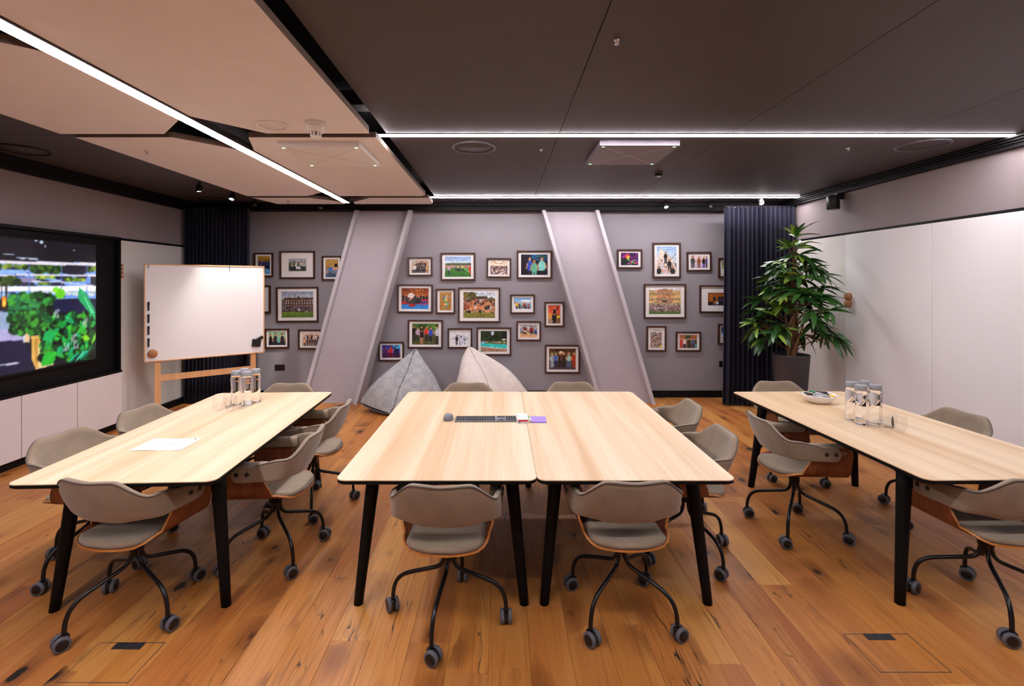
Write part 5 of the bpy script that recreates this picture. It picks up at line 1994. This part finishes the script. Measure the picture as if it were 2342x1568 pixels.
# keyboard
kb = thing('keyboard', 'space grey full-size keyboard on the centre table', 'keyboard', (-.105, 3.392, TZ), math.radians(.8))
MB().bbox(-.213, -.062, 0, .213, .062, .009, .003).build('case', M_space, kb)
km = MB().bbox(-.0072, -.0068, 0, .0072, .0068, .0035, .0012).mesh('key', M_key)
rows = [(-.046, 'bottom'), (-.027, 15), (-.009, 15), (.009, 15), (.027, 15), (.046, 'f')]
for ri, (y, kind) in enumerate(rows):
    if kind == 'bottom':
        x = -.205
        for wdt in (1.3, 1.1, 1.1, 1.3, 6.4, 1.2, 1.1, 1.1, 1.3):
            o = inst(km, 'key', kb, (x + .0086 * wdt, y, .009))
            o.scale = ((wdt * .0172 - .003) / .0144, 1, 1)
            x += .0172 * wdt
    else:
        x = -.205 - (.0 if ri % 2 else .0)
        n = 15
        off = (.0, .006, .003, .0, .0, .0)[ri]
        for k in range(n):
            wdt = 1.0 + (.35 if k in (0, n - 1) else 0) + (off * 20 if k == 0 else 0)
            o = inst(km, 'key', kb, (x + .0086 * wdt, y, .009))
            o.scale = ((wdt * .0172 - .003) / .0144, 1 if kind != 'f' else .7, 1)
            x += .0172 * wdt
            if x > .075:
                break
    for k in range(3):
        if ri in (0, 4, 5) or (ri == 1 and k == 1):
            o = inst(km, 'key', kb, (.091 + k * .0175, y, .009))
    for k in range(4):
        inst(km, 'key', kb, (.148 + k * .0178, y, .009))
# mouse
mb = MB()
vs, fs = [], []
n, m_ = 24, 8
for i in range(m_ + 1):
    q = i / m_
    ph = PI / 2 * q
    for k in range(n):
        a = 2 * PI * k / n
        sx = .033 * (1 - .12 * math.cos(a) * 0) * (abs(math.cos(a)) ** .8 * (1 if math.cos(a) > 0 else -1))
        sy = .056 * (abs(math.sin(a)) ** .9 * (1 if math.sin(a) > 0 else -1))
        c_ = max(0.0, math.cos(ph)) ** .45
        z = .042 * max(0.0, math.sin(ph)) ** .9 * (1 - .25 * max(0, sy * c_ / .056))
        vs.append((sx * c_ - (.004 if sy < -.02 and sx < 0 else 0), sy * c_, z))
for i in range(m_):
    for k in range(n):
        j = (k + 1) % n
        fs.append((i * n + k, i * n + j, (i + 1) * n + j, (i + 1) * n + k))
fs.append(tuple(range(n))[::-1])
mb.add(vs, fs, 0, True)
ms = thing('computer_mouse', 'space grey computer mouse left of the keyboard', 'mouse', (-.365, 3.40, TZ))
mb.build('body', M_space, ms)
MB().lathe([(.006, -.003), (.007, -.001), (.007, .001), (.006, .003)], 14, M=T(0, .03, .0285) @ RY(PI / 2)).build('scroll_wheel', M_key, ms)
# small card box
M_cream = pm('box_cream', '#F0EEEA', .5, var=.01)
M_red = pm('box_red', '#C23A3A', .5)
M_blue = pm('box_blue', '#3F7FC4', .5)
bx = thing('card_box', 'small white card box with a coloured front beside the keyboard', 'box', (.150, 3.375, TZ), math.radians(2))
MB().bbox(-.039, -.075, 0, .039, .075, .028, .002).build('body', M_cream, bx)
MB().box(-.034, -.0756, .012, .034, -.0750, .025).build('red_print', M_red, bx)
MB().box(-.034, -.0756, .004, -.014, -.0750, .011).build('blue_print', M_blue, bx)
MB().box(-.003, -.0756, .004, .034, -.0750, .009).build('grey_print', M_ink, bx)
MB().box(-.032, -.012, .0281, -.028, .032, .0284).build('dark_print', M_key, bx)
# purple pad
M_purp = pm('pad_purple', '#A184D6', .7, var=.03)
M_purpd = pm('pad_purple_edge', '#7A52C8', .7, var=.03)
pp = thing('note_pad', 'purple note pad right of the white box', 'notepad', (.262, 3.385, TZ), math.radians(-3))
MB().box(-.05, -.072, 0, .055, .072, .004).build('cover', M_purpd, pp)
MB().box(-.05, -.070, .004, .054, .071, .0062).build('pages', M_purp, pp)
pg = thing('board_marker', 'white board marker with green cap beside the purple pad', 'pen', (.202, 3.372, TZ + .0115), math.radians(94))
MB().lathe([(0, -.05), (.0075, -.05), (.008, -.046), (.008, .02), (0, .02)], 14, M=RY(PI / 2), cap=False).build('barrel', M_pk['white'], pg)
MB().lathe([(.0088, .018), (.0088, .05), (.006, .056), (0, .056)], 14, M=RY(PI / 2), cap=False).build('cap', pm('pen_lime', '#5FC23E', .4), pg)

# =================================================================== FLOOR BOXES
for (x0, x1, y0, y1, fx0, fx1, fy0, lab) in ((1.656, 1.968, 2.115, 2.348, 1.749, 1.881, 2.307, 'flush floor box with metal trim, front right floor'),
                                             (-1.891, -1.583, 2.06, 2.291, -1.807, -1.672, 2.248, 'flush floor box with metal trim, front left floor')):
    tt = thing('floor_box', lab, 'floor box', ((x0 + x1) / 2, (y0 + y1) / 2, 0), 0, 'flush floor boxes')
    cx, cy = (x0 + x1) / 2, (y0 + y1) / 2
    mb = MB()
    w_ = .0028
    for a in ((x0, y0, x1, y0 + w_), (x0, y1 - w_, x1, y1), (x0, y0, x0 + w_, y1), (x1 - w_, y0, x1, y1)):
        mb.box(a[0] - cx, a[1] - cy, -.004, a[2] - cx, a[3] - cy, .0012)
    mb.build('trim_frame', M_alu, tt)
    MB().bbox(fx0 - cx, fy0 - cy, -.004, fx1 - cx, y1 - cy, .0016, .0005).build('cable_flap', M_key, tt)
    MB().box((fx0 + fx1) / 2 - cx - .001, fy0 - cy, .0016, (fx0 + fx1) / 2 - cx + .001, y1 - cy, .002).build('flap_split', M_alu, tt)

# =================================================================== SOCKETS
for (px, py, lab) in ((640, 840, 'black double wall socket between the curtain and the left column'),
                      (1656, 832, 'black double wall socket beside the right curtain'),
                      (842, 894, 'black double wall socket low behind the grey bean bag')):
    tt = thing('wall_socket', lab, 'socket', (wx(px), YB, wz(py)), 0, 'black wall sockets')
    MB().bbox(-.073, -.009, -.043, .073, 0, .043, .002).build('plate', M_plast, tt)
    for s in (-1, 1):
        mb = MB()
        mb.box(s * .036 - .004, -.0098, .012, s * .036 + .004, -.0088, .022).box(s * .036 - .013, -.0098, -.012, s * .036 - .006, -.0088, -.007).box(s * .036 + .006, -.0098, -.012, s * .036 + .013, -.0088, -.007)
        mb.build('pin_holes', M_void, tt)
    for s in (-1, 1):
        MB().bbox(s * .012 - .006, -.0115, .018, s * .012 + .006, -.0085, .034, .001).build('switch', M_plast, tt)

# =================================================================== CEILING FITTINGS
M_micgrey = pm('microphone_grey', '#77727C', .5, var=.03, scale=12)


def mic_array(x, y, zt, s, th, label):
    tt = thing('ceiling_microphone', label, 'microphone', (x, y, zt - th), 0, 'square ceiling microphone units')
    h = s / 2
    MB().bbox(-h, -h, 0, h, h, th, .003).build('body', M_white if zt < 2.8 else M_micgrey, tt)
    for sx in (-1, 1):
        for sy in (-1, 1):
            MB().bbox(sx * (h - .035) - .011, sy * (h - .035) - .005, -.002, sx * (h - .035) + .011, sy * (h - .035) + .005, .001, .0008).build('status_light', M_green, tt)
    for s_ in (-1, 1):
        l = h * 1.20
        MB().box(-l, -.0012, -.0006, l, .0012, .001, M=RZ(s_ * PI / 4)).build('groove', M_cream if zt > 2.8 else M_grey, tt)
    return tt


mic_array(1.128, 4.255, ZC, .65, .045, 'pale square ceiling microphone unit on the dark ceiling')
mic_array(-1.357, 3.918, RZ0, .615, .043, 'pale square ceiling microphone unit under the white raft')


def speaker(x, y, zt, d, mat, ringmat, label, dot=True):
    tt = thing('ceiling_speaker', label, 'speaker', (x, y, zt), 0, 'round ceiling speakers')
    r = d / 2
    MB().lathe([(0, -.003), (r - .025, -.003), (r - .025, 0), (0, 0)], 48, cap=False).build('grille', mat, tt)
    MB().lathe([(r - .025, -.001), (r - .022, -.010), (r - .006, -.010), (r, -.004), (r, 0), (r - .025, 0)], 48, cap=False, smooth=True).build('ring', ringmat, tt)
    if dot:
        MB().lathe([(0, -.005), (.006, -.005), (.006, -.003)], 12, cap=False).build('logo_dot', M_chrome, tt)
    return tt


M_ring = pm('speaker_ring_grey', '#5E5A62', .4, var=.05)
speaker(-.227, 4.138, ZC, .383, M_dark, M_ring, 'dark round ceiling speaker left of the dark ceiling microphone')
speaker(3.545, 4.078, ZC, .383, M_dark, M_ring, 'dark round ceiling speaker near the right wall')
speaker(-4.15, 4.21, ZC, .38, M_dark, M_coving, 'dark round ceiling speaker near the left wall')
speaker(-3.98, 6.70, ZC, .36, M_dark, M_coving, 'dark round ceiling speaker above the left curtain')
speaker(-.25, 6.80, ZC, .30, M_dark, M_ring, 'dark round ceiling speaker between strip and photo wall, left of centre')
speaker(2.55, 6.80, ZC, .30, M_dark, M_ring, 'dark round ceiling speaker between strip and photo wall, right of centre')
speaker(-1.527, 3.247, RZ0, .215, M_raft, M_white, 'white round ceiling vent beside the smoke detector', False)

tt = thing('smoke_detector', 'white smoke detector on the large pale raft', 'smoke detector', (-1.218, 3.20, RZ0))
MB().lathe([(.064, 0), (.064, -.008), (.056, -.016), (.056, -.02)], 32).build('base', M_white, tt)
MB().lathe([(.055, -.020), (.056, -.028), (.056, -.052), (.050, -.060), (.036, -.064)], 32).build('body', M_white, tt)
mb = MB()
for k in range(8):
    a = 2 * PI * k / 8
    mb.bbox(-.006, -.004, -.092, .006, .004, -.06, .002, M=RZ(a) @ T(.032, 0, 0) @ RZ(PI / 2))
mb.lathe([(.036, -.088), (.030, -.097), (0, -.098)], 24)
mb.build('sensor_cage', M_white, tt)
MB().lathe([(.022, -.064), (.022, -.09)], 16).build('sensor_core', M_grey, tt)

tt = thing('motion_sensor', 'small black ceiling sensor near the dark microphone unit', 'sensor', (1.66, 5.10, ZC))
MB().lathe([(.050, 0), (.050, -.004), (.042, -.006), (.042, -.026), (.050, -.03), (.046, -.036), (.02, -.038)], 28).build('body', M_plast, tt)
MB().lathe([(.02, -.037), (.016, -.045), (0, -.048)], 20, cap=False).build('lens', M_white, tt)

for (x, y, z, lab) in ((.35, 4.20, ZC, 'small sprinkler head between the ceiling speaker and microphone'),
                       (2.98, 4.16, ZC, 'small sprinkler head beside the right ceiling speaker'),
                       (-2.83, 3.885, RZ0, 'small sprinkler head on the left pale raft'),
                       (.55, 1.9 + .4, ZC, 'small sprinkler head on the dark ceiling nearest the camera'),
                       (-2.75, 6.28, RZ0, 'small sprinkler head on the far narrow raft')):
    tt = thing('sprinkler_head', lab, 'sprinkler', (x, y, z), 0, 'sprinkler heads')
    MB().lathe([(.016, 0), (.018, -.004), (.009, -.008), (.007, -.018)], 16).build('body', M_chrome, tt)
    MB().lathe([(.0, -.024), (.012, -.024), (.012, -.022), (0, -.021)], 12, cap=False).build('deflector', M_chrome, tt)


def spot(x, y, z, tilt, yaw, lit, label, power=0, ang=60, target=None):
    tt = thing('spotlight', label, 'spotlight', (x, y, z), yaw, 'black ceiling spotlights')
    MB().lathe([(.022, 0), (.022, -.012), (.008, -.014), (.008, -.03)], 16).build('mount', M_plast, tt)
    Mr = T(0, 0, -.028) @ RY(tilt)
    MB().lathe([(.0, .0), (.028, -.001), (.033, -.006), (.034, -.075), (.030, -.080), (.028, -.072), (0, -.071)], 24, M=Mr, cap=False).build('barrel', M_plast, tt)
    MB().lathe([(0, -.074), (.026, -.074), (.026, -.072)], 20, M=Mr, cap=False).build('lens', M_spotlit if lit else M_grey, tt)
    if lit and power:
        ld = bpy.data.lights.new('spot_beam', 'SPOT')
        ld.energy = power
        ld.spot_size = math.radians(ang)
        ld.spot_blend = .7
        ld.shadow_soft_size = .03
        ld.color = (1, .94, .88)
        lo = bpy.data.objects.new('beam', ld)
        C.objects.link(lo)
        lo.parent = tt
        p0 = Mr @ Vector((0, 0, -.09))
        lo.location = p0
        if target:
            d = Vector(target) - (Vector((x, y, z)) + RZ(yaw).to_3x3() @ p0)
            d = RZ(-yaw).to_3x3() @ d
        else:
            d = (Mr.to_3x3() @ Vector((0, 0, -1)))
        lo.rotation_euler = d.to_track_quat('-Z', 'Y').to_euler()
    return tt


spot(-3.48, 5.60, ZC, .0, 0, True, 'lit black ceiling spotlight left of the rafts, nearer one', 16, 70)
spot(-3.42, 6.20, ZC, .45, PI / 2, True, 'lit black ceiling spotlight left of the rafts, farther one tilted to the board', 90, 58, (-3.52, 6.38, 1.0))
spot(-3.40, 6.72, ZC, .2, 0, False, 'unlit black spotlight near the left curtain')
spot(-2.55, 6.90, ZC, .3, 1.5, False, 'unlit black spotlight on the coving left of the left column')
spot(2.33, 6.86, ZC, .45, PI / 2, True, 'lit black spotlight before the right photographs', 10, 60)
spot(2.98, 6.90, ZC, .2, 1.5, False, 'unlit black spotlight between two lit ones at the right')
spot(3.52, 6.58, ZC, .55, PI / 2, True, 'lit black spotlight above the right curtain', 16, 70, (3.55, 5.6, 1.2))
